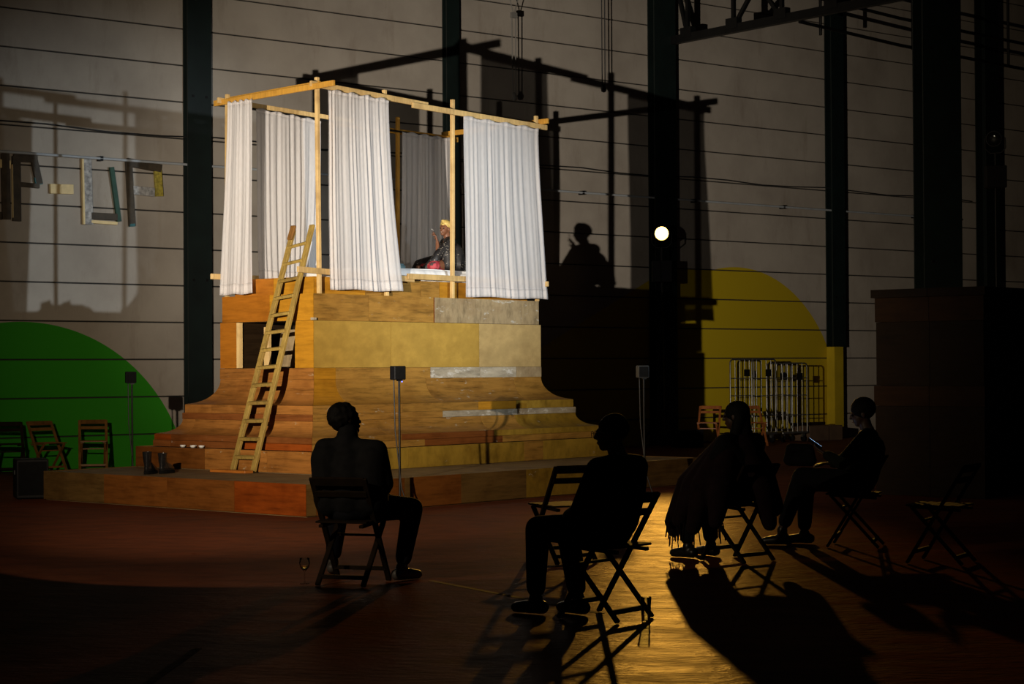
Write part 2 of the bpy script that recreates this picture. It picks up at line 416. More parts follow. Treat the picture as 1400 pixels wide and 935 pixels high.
# ------------------------------------------------------------------ steel columns on the wall
def column(w, wd, dep, label, loc=None, paint=0.0, rz=WALL_A, h=12.4):
    t = thing('steel_column', label, 'column', loc if loc else WP(w, 0.02, 0), rz, 'dark steel columns')
    z0 = paint
    MB().box((0, -dep / 2, (z0 + h) / 2), (0.03, dep - 0.05, h - z0)).build('web', M['steel_green'], t)
    MB().box((0, -0.0125, (z0 + h) / 2), (wd, 0.025, h - z0)).build('flange', M['steel_green'], t)
    MB().box((0, -dep + 0.0125, (z0 + h) / 2), (wd, 0.025, h - z0)).build('flange', M['steel_green'], t)
    if paint:
        MB().box((-wd * 0.1, -dep / 2, z0 / 2), (wd * 0.7, dep + 0.02, z0)).build('painted_base', M['yellow_paint'], t)
    MB().box((0, -dep / 2, 0.012), (wd + 0.1, dep + 0.1, 0.024)).build('base_plate', M['steel_green'], t)
    for sx in (-1, 1):
        for sz in (3.0, 6.0, 9.0):
            MB().box((sx * wd * 0.28, -dep + 0.003, sz), (0.04, 0.03, 0.04)).build('bolt', M['steel_dark'], t)
    return t
column(15.63, 0.44, 0.16, 'wide dark green steel column between hanging letters and canopy bed')
column(20.86, 0.29, 0.14, 'narrow dark steel column rising behind the canopy bed')
column(26.09, 0.58, 0.2, 'broad dark steel column behind lit lamp, carrying the roof truss')
column(31.2, 0.40, 0.2, 'dark steel column with yellow painted foot at edge of yellow arc', paint=1.95)
column(36.45, 0.5, 0.3, 'dark steel column on wall at far right edge of photo')
column(0, 0.6, 0.3, 'thick black free-standing column rising behind the dark right plinth', loc=(5.98, 27.0, 0), rz=0.3)

# ------------------------------------------------------------------ roof truss over the broad column
tr = thing('roof_truss', 'dark lattice roof truss running out from broad column at top right', 'truss', WP(26.2, 0.2, 0), WALL_A)
MB().bar((0.1, 0, 8.02), (0.1, -13, 8.02), 0.12, 0.16).build('bottom_chord', M['steel_dark'], tr)
MB().bar((0.1, 0, 9.5), (0.1, -13, 9.5), 0.12, 0.16).build('top_chord', M['steel_dark'], tr)
for k in range(10):
    y = -0.45 - 1.25 * k
    MB().bar((0.1, y, 8.02), (0.1, y, 9.5), 0.07, 0.07).build('post', M['steel_dark'], tr)
    MB().bar((0.1, y, 8.05), (0.1, y - 1.2 if k % 2 else y + (0.4 if k == 0 else 1.2), 9.48), 0.07, 0.07).build('diagonal', M['steel_dark'], tr)
    MB().box((0.1, y, 8.12), (0.14, 0.3, 0.2)).build('gusset_plate', M['steel_dark'], tr)
gt = thing('ceiling_gantry', 'thin dark pipe gantry hung high above yellow arc at top right', 'gantry', WP(30.5, 2.5, 0), WALL_A)
for z in (8.2, 8.75):
    MB().tube([(-3, 0, z), (0, 0, z - 0.15), (4.5, 0, z - 0.25)], 0.035).build('rail', M['steel_dark'], gt)
for x in (-2.4, 0.4, 3.6):
    MB().tube([(x, 0, 8.0), (x, 0, 12)], 0.03).build('hanger', M['steel_dark'], gt)

# ------------------------------------------------------------------ wall pipe, cables, hanging ropes
t = thing('wall_pipe', 'long grey metal pipe running along the wall above the letters', 'pipe', WP(9, 0.115, 4.88), WALL_A)
MB().tube([(0, 0, 0), (26.5, 0, 0)], 0.021, 10).build('tube', M['pipe_grey'], t)
for x in (2.9, 4.9, 6.6, 7.3, 15.0, 18.0, 20.6, 24.9):
    MB().box((x, 0.045, 0), (0.05, 0.13, 0.075)).build('clip', M['steel_dark'], t)
wc = MB().tube([WP(8 + k * 1.0, 0.05, 5.34 + 0.03 * math.sin(k * 1.7)) for k in range(29)], 0.012, 6).build('wall_cable', M['cable'])
tag(wc, 'thin black cable pinned along the wall above the grey pipe', 'cable')
def rope(w, ztop, zbot, label, mat, split):
    t = thing('hanging_rope', label, 'rope', WP(w, 0.5, 0), WALL_A, 'ropes hanging from the roof')
    for dx in (-0.045, 0.045):
        MB().tube([(dx, 0, ztop), (dx * 0.9, 0, (ztop + zbot) / 2), (dx * 0.8, 0, zbot)], 0.011, 6).build('strand', mat, t)
    if split:
        for dx in (-0.28, 0.3):
            MB().tube([(0, 0, split), (dx, 0, split + 0.9), (dx * 1.6, 0, 12.3)], 0.010, 6).build('upper_strand', mat, t)
        MB().box((0, 0, split), (0.13, 0.05, 0.1)).build('knot', mat, t)
    MB().lathe([(0.0, -0.08), (0.045, -0.06), (0.055, 0), (0.03, 0.07), (0, 0.09)], (0, 0, zbot), 10).build('hook_block', mat, t)
    return t
rope(22.0, 8.0, 6.5, 'pale forked cord hanging above the canopy bed', M['cord'], 8.0)
rope(24.2, 12.3, 6.85, 'dark doubled rope hanging left of the broad column', M['cable'], 0)

# ------------------------------------------------------------------ letters made of battens on the wall
def letter(name, label, bars):
    t = thing(name, label, 'letter', WP(12.0, 0.06, 0), WALL_A, 'batten letters under the wall pipe')
    for (x0, z0, x1, z1, wd, mat) in bars:
        MB().bar((x0 - 12, 0, z0), (x1 - 12, 0, z1), wd, 0.05 + 0.004 * random.random(), (0, 1, 0)).build('batten', M[mat], t, 0.004)
    return t
letter('batten_letter', 'dark batten letter cut off by the left photo edge', [(12.31, 4.86, 12.33, 3.85, 0.13, 'let_dark'), (12.2, 4.70, 12.4, 4.69, 0.13, 'let_pale'), (11.85, 4.86, 11.87, 3.85, 0.13, 'let_dark'), (11.8, 3.9, 12.25, 3.9, 0.12, 'let_dark')])
letter('batten_letter', 'letter P of dark battens with glowing pale inner strip', [(12.49, 4.83, 12.50, 3.83, 0.13, 'let_dark'), (12.445, 4.70, 12.455, 3.88, 0.045, 'let_pale'), (12.45, 4.80, 12.84, 4.81, 0.12, 'let_dark'), (12.78, 4.82, 12.87, 4.42, 0.11, 'let_dark'), (12.84, 4.53, 12.87, 4.41, 0.12, 'let_teal'), (12.53, 4.40, 12.87, 4.39, 0.07, 'let_dark')])
letter('batten_dash', 'short pale yellow batten dash between the two P letters', [(13.05, 4.36, 13.44, 4.37, 0.15, 'let_pale')])
letter('batten_letter', 'letter U of battens, left stroke flaking grey, right stroke green', [(13.67, 4.86, 13.70, 3.83, 0.15, 'let_grey'), (13.60, 4.86, 13.62, 3.83, 0.035, 'let_pale'), (13.74, 3.97, 14.2, 3.97, 0.11, 'let_dark'), (13.74, 3.88, 14.2, 3.87, 0.05, 'let_pale'), (14.10, 4.76, 14.23, 3.90, 0.075, 'let_green')])
letter('batten_letter', 'letter P of dark battens with grey and yellow cross pieces', [(14.40, 4.87, 14.46, 3.84, 0.11, 'let_dark'), (14.37, 4.86, 14.98, 4.79, 0.13, 'let_dark'), (14.92, 4.76, 14.95, 4.34, 0.13, 'let_yellow'), (14.38, 4.42, 14.86, 4.40, 0.14, 'let_grey'), (14.455, 3.88, 14.46, 3.83, 0.1, 'let_teal')])

# ------------------------------------------------------------------ stepped plinth
WL, WR = 1.695, 4.233
def ring_piece(face, t0, t1, prof, mat, parent, name='panel', rect=(0, WR, 0, WL), th=0.03, gap=0.003, bev=0):
    """a board of a tier: outer profile (s outward, z), mitred at the plinth corners where t0 / t1 is None"""
    u0, u1, v0, v1 = rect
    def pt(t, s, z):
        if face == 'R': return (t, v0 - s, z)
        if face == 'L': return (u0 - s, t, z)
        if face == 'E': return (u1 + s, t, z)
        return (t, v1 + s, z)
    a0, a1 = (u0, u1) if face in 'RB' else (v0, v1)
    outer = list(prof); inner = [(s - th, z) for s, z in prof]
    loop = outer + inner[::-1]
    def T(s, lo):
        if lo: return a0 - s + gap * 0.5 if t0 is None else t0 + gap
        return a1 + s - gap * 0.5 if t1 is None else t1 - gap
    n = len(loop)
    vs = [pt(T(s, True), s, z) for s, z in loop] + [pt(T(s, False), s, z) for s, z in loop]
    fs = [(i, (i + 1) % n, n + (i + 1) % n, n + i) for i in range(n)]
    k = len(prof)
    for off in (0, n):
        for i in range(k - 1):
            fs.append((off + i, off + i + 1, off + n - 2 - i, off + n - 1 - i))
    return MB().add(vs, fs).build(name, M[mat], parent, bev)
def boards(face, seams, prof, mats, parent, **kw):
    ts = [None] + list(seams) + [None]
    for i in range(len(ts) - 1):
        ring_piece(face, ts[i], ts[i + 1], prof, mats[i % len(mats)], parent, **kw)
def plain_tier(z0, z1, s, rect=(0, WR, 0, WL)): return [(s, z0), (s, z1)]

pl = thing('stepped_plinth', 'large stepped plywood plinth with curved mouldings under the canopy bed', 'plinth', PED_F, PED_A)
SR = (-2.095, 4.98, -2.095, 2.46)
def core(name, mat, u0, u1, v0, v1, z0, z1):
    return MB().box(((u0 + u1) / 2, (v0 + v1) / 2, (z0 + z1) / 2), (u1 - u0, v1 - v0, z1 - z0)).build(name, M[mat], pl)
e = 0.02
sl = core('base_slab', 'tread', SR[0] + e, SR[1] - e, SR[2] + e, SR[3] - e, 0.0, 0.335)
P = [(0, 0.012), (0, 0.343)]
boards('R', [-1.95, -0.62, -0.52, 0.30, 1.44, 2.55, 3.75], P, ['ply_umber', 'ply_sienna', 'ply_umber', 'ply_sienna', 'ply_umber', 'ply_olive', 'ply_brown', 'ply_umber'], sl, rect=SR)
boards('L', [-0.97, 0.16, 1.30], P, ['ply_red', 'ply_sienna', 'ply_sienna', 'ply_umber'], sl, rect=SR)
boards('E', [0.2], P, ['ply_umber', 'ply_brown'], sl, rect=SR)
boards('B', [0.0, 2.4], P, ['ply_umber', 'ply_brown'], sl, rect=SR)
# tread boards on the slab
S3 = 0.742
st = core('step', 'tread', -S3 + e, WR + S3 - e, -S3 + e, WL + S3 - e, 0.335, 0.585)
P = [(S3, 0.345), (S3, 0.593)]
boards('R', [-0.23, 0.85, 1.95, 3.0, 3.38], P, ['ply_worn', 'ply_olive', 'ply_olive', 'ply_olive', 'ply_brown', 'ply_olive'], st)
boards('L', [0.01, 1.12], P, ['ply_rust', 'ply_rust', 'ply_sienna'], st)
boards('E', [1.0], P, ['ply_olive', 'ply_brown'], st); boards('B', [1.5, 3.2], P, ['ply_brown', 'ply_olive', 'ply_brown'], st)
S2 = 0.591
lm = core('lower_moulding', 'ply_umber', -0.28, WR + 0.28, -0.28, WL + 0.28, 0.585, 1.0)
fas1 = [(S2, 0.594), (S2, 0.668), (S2 - 0.012, 0.674)]
fas2 = [(S2 - 0.012, 0.676), (S2 - 0.012, 0.74), (S2 - 0.02, 0.748)]
S1 = 0.311
cv2 = [(S2 - 0.02, 0.749)] + [(S2 - 0.025 - (S2 - 0.025 - S1 - 0.02) * math.sin(a), 0.755 + 0.17 * (1 - math.cos(a))) for a in [R(9 * k) for k in range(1, 11)]]
fil2 = [(S1 + 0.024, 0.928), (S1 + 0.024, 1.004)]
boards('R', [1.3, 2.75], fas1, ['ply_brown', 'ply_maroon', 'ply_brown'], lm, name='fascia_board')
boards('R', [0.9, 2.6], fas2, ['ply_worn', 'ply_maroon', 'ply_olive'], lm, name='fascia_board')
boards('R', [0.72, 2.62, 3.3], cv2, ['ply_worn', 'ply_worn', 'ply_brown', 'ply_olive'], lm, name='curved_board')
boards('R', [0.4, 1.9, 2.9], fil2, ['ply_brown', 'ply_worn', 'ply_pale', 'ply_pale'], lm, name='fillet_board')
boards('L', [0.9], fil2, ['ply_maroon', 'ply_maroon'], lm, name='fillet_board')
boards('L', [0.66, 1.95], fas1, ['ply_red', 'ply_maroon', 'ply_maroon'], lm, name='fascia_board')
boards('L', [0.4, 1.95], fas2, ['ply_maroon', 'ply_maroon', 'ply_red'], lm, name='fascia_board')
boards('L', [0.75, 1.78], cv2, ['ply_rust', 'ply_rust', 'ply_rust'], lm, name='curved_board')
for fc in 'EB':
    for pr in (fas1, fas2, cv2, fil2): boards(fc, [1.0], pr, ['ply_brown', 'ply_worn'], lm, name='curved_board' if pr is cv2 else 'fascia_board')
um = core('upper_moulding', 'ply_umber', 0.04, WR - 0.04, 0.04, WL - 0.04, 1.0, 1.55)
fas3 = [(S1, 1.006), (S1, 1.104), (S1 - 0.006, 1.11)]
cv1 = [(S1 - 0.006, 1.112)] + [(S1 * (1 - math.sin(a)), 1.116 + 0.30 * (1 - math.cos(a))) for a in [R(7.5 * k) for k in range(1, 13)]]
cap1 = [(0.004, 1.418), (0.004, 1.553)]
boards('R', [1.2, 2.6, 3.35], fas3, ['ply_worn', 'ply_brown', 'ply_amber', 'ply_olive'], um, name='fascia_board')
boards('R', [0.36, 1.95, 3.66], cv1, ['ply_amber', 'ply_brown', 'ply_worn', 'ply_brown'], um, name='curved_board')
boards('R', [0.36, 2.03, 2.98, 3.71], cap1, ['ply_amber', 'ply_brown', 'ply_pale', 'ply_pale', 'ply_grey'], um, name='cap_board')
boards('L', [1.5], fas3, ['ply_rust', 'ply_rust'], um, name='fascia_board')
boards('L', [0.98], cv1, ['ply_rust', 'ply_rust'], um, name='curved_board')
boards('L', [0.9], cap1, ['ply_rust', 'ply_rust'], um, name='cap_board')
for fc in 'EB':
    for pr, nm in ((fas3, 'fascia_board'), (cv1, 'curved_board'), (cap1, 'cap_board')): boards(fc, [1.1], pr, ['ply_brown', 'ply_amber'], um, name=nm)
# drum with the doorway in its left face
D0, D1 = 1.553, 2.124
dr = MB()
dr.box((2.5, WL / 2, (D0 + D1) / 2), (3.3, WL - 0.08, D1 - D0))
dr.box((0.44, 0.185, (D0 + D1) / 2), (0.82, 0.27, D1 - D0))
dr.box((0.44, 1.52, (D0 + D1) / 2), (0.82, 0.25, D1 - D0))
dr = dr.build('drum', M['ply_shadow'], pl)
P = [(0.0, D0 + 0.003), (0.0, D1 - 0.002)]
boards('R', [1.32, 2.97], P, ['ply_yellow', 'ply_yellow', 'ply_straw'], dr)
ring_piece('L', None, 0.33, P, 'ply_amber', dr)
ring_piece('L', 1.39, None, P, 'ply_orange', dr)
MB().box((0.03, 1.365, (D0 + D1) / 2), (0.06, 0.045, D1 - D0 - 0.01)).build('door_jamb', M['pine'], dr)
boards('E', [], P, ['ply_yellow'], dr); boards('B', [1.4, 2.8], P, ['ply_brown', 'ply_amber'], dr)
bd = core('cornice_band', 'ply_umber', 0.05, WR - 0.05, 0.05, WL - 0.05, 2.124, 2.44)
P = [(-0.018, 2.127), (-0.018, 2.447)]
boards('R', [0.95, 2.12, 2.135, 3.86], P, ['ply_brown', 'ply_brown', 'ply_red', 'ply_grey', 'ply_grey'], bd)
boards('L', [0.8], P, ['ply_amber', 'ply_orange'], bd)
boards('E', [], P, ['ply_brown'], bd); boards('B', [2.0], P, ['ply_brown'], bd)
MB().box((-0.0, 0.0, 2.142), (0.05, 0.05, 0.028)).build('corner_block', M['ply_pale'], bd)
at_ = core('bed_base', 'ply_brown', 0.18, WR - 0.18, 0.18, WL - 0.18, 2.44, 2.655)
P = [(-0.13, 2.449), (-0.13, 2.658)]
boards('R', [1.0, 2.0, 2.35], P, ['ply_amber', 'ply_brown', 'ply_brown', 'ply_amber'], at_)
boards('L', [0.85], P, ['ply_amber', 'ply_orange'], at_)
boards('E', [], P, ['ply_brown'], at_); boards('B', [2.0], P, ['ply_brown'], at_)

# things standing in the doorway
o = MB().box((0.22, 1.06, D0 + 0.26), (0.05, 0.085, 0.50)).build('timber_batten', M['pine'], None, 0.003)
o.location = PED_F; o.rotation_euler = (0, 0, PED_A); tag(o, 'pale upright timber batten standing inside the plinth doorway', 'timber')
o = MB().box((0.30, 0.70, D0 + 0.245), (0.02, 0.46, 0.46), Matrix.Rotation(0.12, 3, 'Y')).build('leaning_board', M['ply_grey'], None, 0.003)
o.location = PED_F; o.rotation_euler = (0, 0, PED_A); tag(o, 'taupe board leaning behind the ladder inside the plinth doorway', 'board')

# ------------------------------------------------------------------ canopy frame of pine battens
cf = thing('canopy_frame', 'tall pine batten canopy frame around the bed on the plinth', 'canopy frame', PW(0, 0, 2.447), PED_A)
PT = 0.046
def post(u, v, ztop, mat='pine', du=0, dv=0):
    MB().bar((u - du, v - dv, 0.0), (u + du, v + dv, ztop - 2.447), PT, PT).build('post', M[mat], cf, 0.003)
post(0.14, 0.06, 5.05, 'pine', -0.012); post(1.295, 0.06, 5.02, 'pine', -0.012); post(2.53, 0.06, 5.03, 'pine', 0.012); post(4.23, 0.06, 4.98)
post(0.06, 1.62, 4.99, 'pine', 0.01); post(1.88, 1.62, 5.0, 'pine_orange'); post(3.12, 1.62, 5.0, 'pine_orange', 0.01); post(4.25, 1.62, 5.0, 'pine_orange')
def beam(a, b, mat='pine', name='beam', h=0.07, w=0.034):
    MB().bar((a[0], a[1], a[2] - 2.447), (b[0], b[1], b[2] - 2.447), w, h, (0, 0, 1)).build(name, M[mat], cf, 0.003)
beam((-0.02, 0.015, 4.955), (2.02, 0.015, 4.90)); beam((1.70, -0.022, 4.865), (4.40, 0.015, 4.83))
beam((0.01, 1.80, 4.885), (0.01, -0.36, 4.925), 'pine_orange')
beam((0.10, 1.75, 4.93), (0.10, -0.02, 4.97), 'pine_orange', h=0.05)
beam((-0.05, 1.665, 4.91), (2.3, 1.665, 4.86)); beam((2.0, 1.70, 4.82), (4.4, 1.665, 4.80), 'pine_orange')
beam((4.275, -0.12, 4.90), (4.275, 1.85, 4.88), 'pine_orange'); 
# low rails
beam((-0.24, 0.015, 2.725), (1.75, 0.015, 2.665), name='rail'); beam((1.6, -0.02, 2.70), (4.34, 0.015, 2.70), name='rail')
beam((-0.17, 1.665, 2.70), (4.35, 1.665, 2.70), name='rail')
beam((4.275, -0.1, 2.68), (4.275, 1.75, 2.70), name='rail')
MB().tube([(0.1, 1.60, 4.85 - 2.447), (4.2, 1.60, 4.78 - 2.447)], 0.014).build('curtain_rod', M['steel_dark'], cf)

# ------------------------------------------------------------------ curtains
def curtain(label, ta, tb, ba, bb, ztop, zbot, folds, amp, seed, nx=None, ztb=None):
    """sheet from ta..tb at the top to ba..bb at the hem, (u, v) plan points on the plinth"""
    rnd = random.Random(seed)
    t = thing('sheer_curtain', label, 'curtain', PW(0, 0, 0), PED_A, 'white curtains on the canopy bed')
    ta, tb, ba, bb = [Vector((*q, 0)) for q in (ta, tb, ba, bb)]
    n = (tb - ta).normalized().cross(Vector((0, 0, 1)))
    nx = nx or folds * 10; nz = 26
    ph = [rnd.uniform(0, 6.28) for _ in range(6)]; wob = [rnd.uniform(-0.7, 0.7) for _ in range(folds + 2)]
    ztb = ztop if ztb is None else ztb
    def pos(a, c, off=0.0, bulge=0.0):
        p = (ta.lerp(tb, a)).lerp(ba.lerp(bb, a), c ** 1.5)
        i = a * folds; k = int(i); f = i - k
        w = wob[k] * (1 - f) + wob[min(k + 1, folds + 1)] * f
        ampc = amp * (0.35 + 0.65 * min(1, c * 3)) * (0.75 + 0.25 * math.sin(ph[0] + a * 9))
        d = ampc * math.sin(2 * math.pi * (i + w)) + 0.35 * ampc * math.sin(4 * math.pi * i + ph[1] + c * 1.5) + 0.012 * math.sin(ph[2] + 5 * c + a * 7) * c
        if c < 0.02: d += 0.004 * math.sin(70 * a)
        lz = (ztop * (1 - a) + ztb * a)
        z = lz + (zbot - lz) * c + (0.012 * math.sin(26 * a + ph[3]) if c < 0.01 else 0) + 0.008 * math.sin(ph[4] + 11 * a) * c
        return p + n * (d + off) + Vector((0, 0, z))
    def sheet(c0, c1, nzz, th, base):
        vs = []; fs = []
        for side in (base, base + th):
            for j in range(nzz + 1):
                for i in range(nx + 1): vs.append(pos(i / nx, c0 + (c1 - c0) * j / nzz, side))
        s = (nx + 1) * (nzz + 1)
        for j in range(nzz):
            for i in range(nx):
                q = j * (nx + 1) + i
                fs.append((q, q + 1, q + nx + 2, q + nx + 1)); fs.append((s + q, s + q + nx + 1, s + q + nx + 2, s + q + 1))
        for j in range(nzz):
            for i in (0, nx):
                q = j * (nx + 1) + i; fs.append((q, q + nx + 1, s + q + nx + 1, s + q))
        for i in range(nx):
            for j in (0, nzz):
                q = j * (nx + 1) + i; fs.append((q, q + 1, s + q + 1, s + q))
        return MB().add(vs, fs, True)
    sheet(0, 1, nz, 0.0015, 0).build('cloth', M['sheer'], t)
    sheet(0.945, 0.999, 3, 0.0012, 0.003).build('hem', M['sheer'], t)
    sheet(0.001, 0.02, 2, 0.0012, 0.003).build('heading_tape', M['sheer'], t)
    return t
curtain('white curtain at front, left of the open gap beside the ladder post', (0.21, -0.045), (1.25, -0.045), (0.21, -0.05), (1.46, -0.07), 4.905, 2.50, 9, 0.014, 3, ztb=4.885)
curtain('wide white curtain hanging right of the seated woman on front side', (2.63, -0.05), (4.15, -0.05), (2.66, -0.05), (4.34, -0.06), 4.815, 2.47, 11, 0.012, 5, ztb=4.79)
curtain('bunched white curtain hanging at the left corner post', (-0.045, 1.48), (-0.045, 1.03), (-0.05, 1.62), (-0.05, 1.03), 4.865, 2.47, 5, 0.016, 7)
curtain('white curtain on the far side seen through the ladder opening', (0.50, 1.57), (1.62, 1.57), (0.55, 1.57), (1.55, 1.57), 4.855, 2.68, 8, 0.022, 9, ztb=4.80)
curtain('shaded beige curtain on the far side behind the seated woman', (3.17, 1.57), (4.22, 1.57), (3.13, 1.57), (4.22, 1.57), 4.80, 2.68, 8, 0.022, 11, ztb=4.79)

# ------------------------------------------------------------------ mattress and bedding
def pillowy(c, d, seed, sub=4, amp=0.012):
    bm = bmesh.new(); bmesh.ops.create_cube(bm, size=1.0)
    bmesh.ops.scale(bm, vec=d, verts=bm.verts); bmesh.ops.bevel(bm, geom=list(bm.edges), offset=min(d) * 0.3, segments=3, affect='EDGES')
    bmesh.ops.subdivide_edges(bm, edges=list(bm.edges), cuts=sub, use_grid_fill=True)
    rnd = random.Random(seed); a = [rnd.uniform(0, 6.28) for _ in range(4)]
    for v in bm.verts:
        q = v.co; k = amp * (math.sin(q.x * 9 + a[0]) * math.sin(q.y * 11 + a[1]) + 0.5 * math.sin(q.x * 23 + a[2] + q.y * 17))
        v.co += Vector((0, 0, k)) * (1 if q.z > 0 else 0.3); v.co += Vector(c)
    return bm
def from_bm(bm, name, mat, parent=None, smooth=True):
    me = bpy.data.meshes.new(name); bmesh.ops.recalc_face_normals(bm, faces=bm.faces); bm.to_mesh(me); bm.free()
    if smooth: me.polygons.foreach_set('use_smooth', [True] * len(me.polygons))
    me.materials.append(mat); o = bpy.data.objects.new(name, me); col.objects.link(o); o.parent = parent
    return o
mt_ = thing('mattress', 'white mattress under the seated woman on the canopy bed', 'mattress', PW(0, 0, 2.66), PED_A)
from_bm(pillowy((2.60, 0.85, 0.075), (2.95, 1.34, 0.15), 1), 'pad', M['white_cloth'], mt_)
# sheet hanging over the rail
vs = []; fs = []; nx = 40
for i in range(nx + 1):
    u = 1.45 + 1.3 * i / nx; k = 0.012 * math.sin(i * 0.9) + 0.008 * math.sin(i * 2.1)
    drop = 0.03 + 0.05 * math.sin(math.pi * i / nx) * (0.6 + 0.4 * math.sin(i * 0.7))
    for (v, z) in ((0.30, 0.158), (0.19, 0.15), (0.165 + k * 0.4, 0.09), (0.16 + k, 0.0 + k * 0.5), (0.155 + k, -drop)): vs.append((u, v, z))
for i in range(nx):
    for j in range(4): q = i * 5 + j; fs.append((q, q + 5, q + 6, q + 1))
s0 = len(vs); vs += [(x, y + 0.004, z - 0.004) for x, y, z in vs]; fs += [tuple(i + s0 for i in f[::-1]) for f in fs]
MB().add(vs, fs, True).build('sheet', M['white_cloth'], mt_)
o = from_bm(pillowy((0, 0, 0.045), (0.55, 0.34, 0.09), 4, 2, 0.008), 'folded_blanket', M['teal_cloth']); o.location = PW(1.95, 0.75, 2.815); o.rotation_euler = (0, 0, PED_A + 0.1)
tag(o, 'folded teal blanket lying on the mattress beside the near curtain', 'blanket')
def slipper(loc, rz, label):
    t = thing('slipper', label, 'slipper', loc, rz, 'dark slippers on the blanket')
    vs = []; n = 16; 
    out = [(0.045 * math.sin(a) * (1.1 if math.cos(a) > 0 else 0.85), 0.13 * math.cos(a)) for a in [2 * math.pi * k / n for k in range(n)]]
    vs = [(x, y, 0) for x, y in out] + [(x, y, 0.022) for x, y in out]
    MB().add(vs, [tuple(range(n - 1, -1, -1)), tuple(range(n, 2 * n))] + [(k, (k + 1) % n, n + (k + 1) % n, n + k) for k in range(n)]).build('sole', M['leather'], t)
    vs = []
    for j in range(5):
        for k in range(9):
            a = math.pi * k / 8; vs.append((0.048 * math.cos(a) * (1 - 0.12 * j), 0.02 + 0.024 * j, 0.018 + 0.05 * math.sin(a) * (1 - 0.16 * j)))
    MB().add(vs, [(j * 9 + k, j * 9 + k + 1, j * 9 + k + 10, j * 9 + k + 9) for j in range(4) for k in range(8)], True).build('strap', M['let_pale'] if 'striped' in label else M['leather'], t)
slipper(PW(1.80, 0.72, 2.905), PED_A + 1.2, 'dark slipper with striped pale strap on the teal blanket')
slipper(PW(2.02, 0.72, 2.905), PED_A + 1.5, 'plain black slipper on the teal blanket nearer the woman')

# ------------------------------------------------------------------ ladder, board, boots, dishes
la = thing('wooden_ladder', 'weathered wooden ladder leaning against the left side of the plinth', 'ladder', PW(0, 0, 0), PED_A)
fa, fb = Vector((-0.84, 0.50, 0.352)), Vector((-0.84, 0.14, 0.352)); ta_, tb_ = Vector((0.26, 0.63, 3.24)), Vector((0.26, 0.29, 3.29))
for a, b in ((fa, ta_), (fb, tb_)):
    MB().bar(a, b, 0.036, 0.075, (0, 1, 0)).build('stile', M['ladder'], la, 0.004)
for k in range(13):
    f = 0.055 + k * 0.0725
    a = fa.lerp(ta_, f); b = fb.lerp(tb_, f)
    MB().bar(a - Vector((0.02, 0, 0)), b - Vector((0.02, 0, 0)), 0.036, 0.05, (1, 0, 0.35)).build('rung', M['ladder'], la, 0.004)
MB().bar(ta_ + Vector((-0.07, -0.01, -0.12)), ta_ + Vector((0.0, -0.01, 0.06)), 0.04, 0.085, (0, 1, 0)).build('stile_pad', M['chair_wood'], la, 0.012)
o = MB().box((0, 0, 0.016), (0.13, 0.62, 0.032)).build('foot_board', M['board_orange'], None, 0.004)
o.location = PW(-0.93, 0.42, 0.335 + 0.001); o.rotation_euler = (0, 0, PED_A); tag(o, 'flat orange board on the slab under the ladder foot', 'board')
def boot(loc, rz, label, tall):
    t = thing('ankle_boot', label, 'boot', loc, rz, 'black boots on the slab')
    prof = [(0.0, 0.0), (0.0, 0.03)]
    rings = []
    def ring(cx, cy, z, rx, ry): return [(cx + rx * math.cos(2 * math.pi * k / 14), cy + ry * math.sin(2 * math.pi * k / 14), z) for k in range(14)]
    rings = [ring(0, 0.06, 0.028, 0.052, 0.145), ring(0, 0.055, 0.07, 0.05, 0.14), ring(0, 0.02, 0.105, 0.045, 0.1), ring(0, -0.03, 0.14, 0.044, 0.058), ring(0, -0.035, 0.2, 0.048, 0.056), ring(0, -0.038, tall, 0.053, 0.062)]
    vs = [q for r in rings for q in r]; n = 14
    fs = [(i * n + k, i * n + (k + 1) % n, (i + 1) * n + (k + 1) % n, (i + 1) * n + k) for i in range(len(rings) - 1) for k in range(n)] + [tuple(range(n - 1, -1, -1))]
    MB().add(vs, fs, True).build('upper', M['leather'], t)
    so = [ring(0, 0.06, 0, 0.056, 0.152), ring(0, 0.06, 0.03, 0.056, 0.152)]
    MB().add(so[0] + so[1], [tuple(range(n - 1, -1, -1)), tuple(range(n, 2 * n))] + [(k, (k + 1) % n, n + (k + 1) % n, n + k) for k in range(n)]).build('sole', M['rubber'], t)
    for k in range(4):
        MB().tube([(-0.03, 0.06 - 0.022 * k, 0.105 + 0.02 * k), (0, 0.072 - 0.022 * k, 0.118 + 0.02 * k), (0.03, 0.06 - 0.022 * k, 0.105 + 0.02 * k)], 0.004, 5).build('lace', M['cable'], t)
boot(PW(-1.70, 0.98, 0.336), PED_A - 1.1, 'shiny black ankle boot on the slab, left of the pair', 0.26)
boot(PW(-1.52, 0.92, 0.336), PED_A - 1.25, 'shiny black ankle boot on the slab, right of the pair nearer the ladder', 0.24)
for i, (v, u, zz) in enumerate(((1.62, -0.665, 0.594), (1.44, -0.64, 0.594), (1.40, -0.69, 0.594), (1.27, -0.665, 0.594))):
    o = MB().lathe([(0.0, 0.0), (0.022, 0.0), (0.034, 0.016), (0.037, 0.028), (0.033, 0.028), (0.03, 0.017), (0, 0.01)], (0, 0, 0), 14).build('small_dish', M['ceramic'])
    o.location = PW(u, v, zz + 0.001); tag(o, ['small white dish on the step, farthest from the ladder', 'small white dish on the step against the curved moulding', 'small white dish on the step in middle of the row', 'small white dish on the step, nearest to the ladder'][i], 'dish', 'small white dishes on the step')

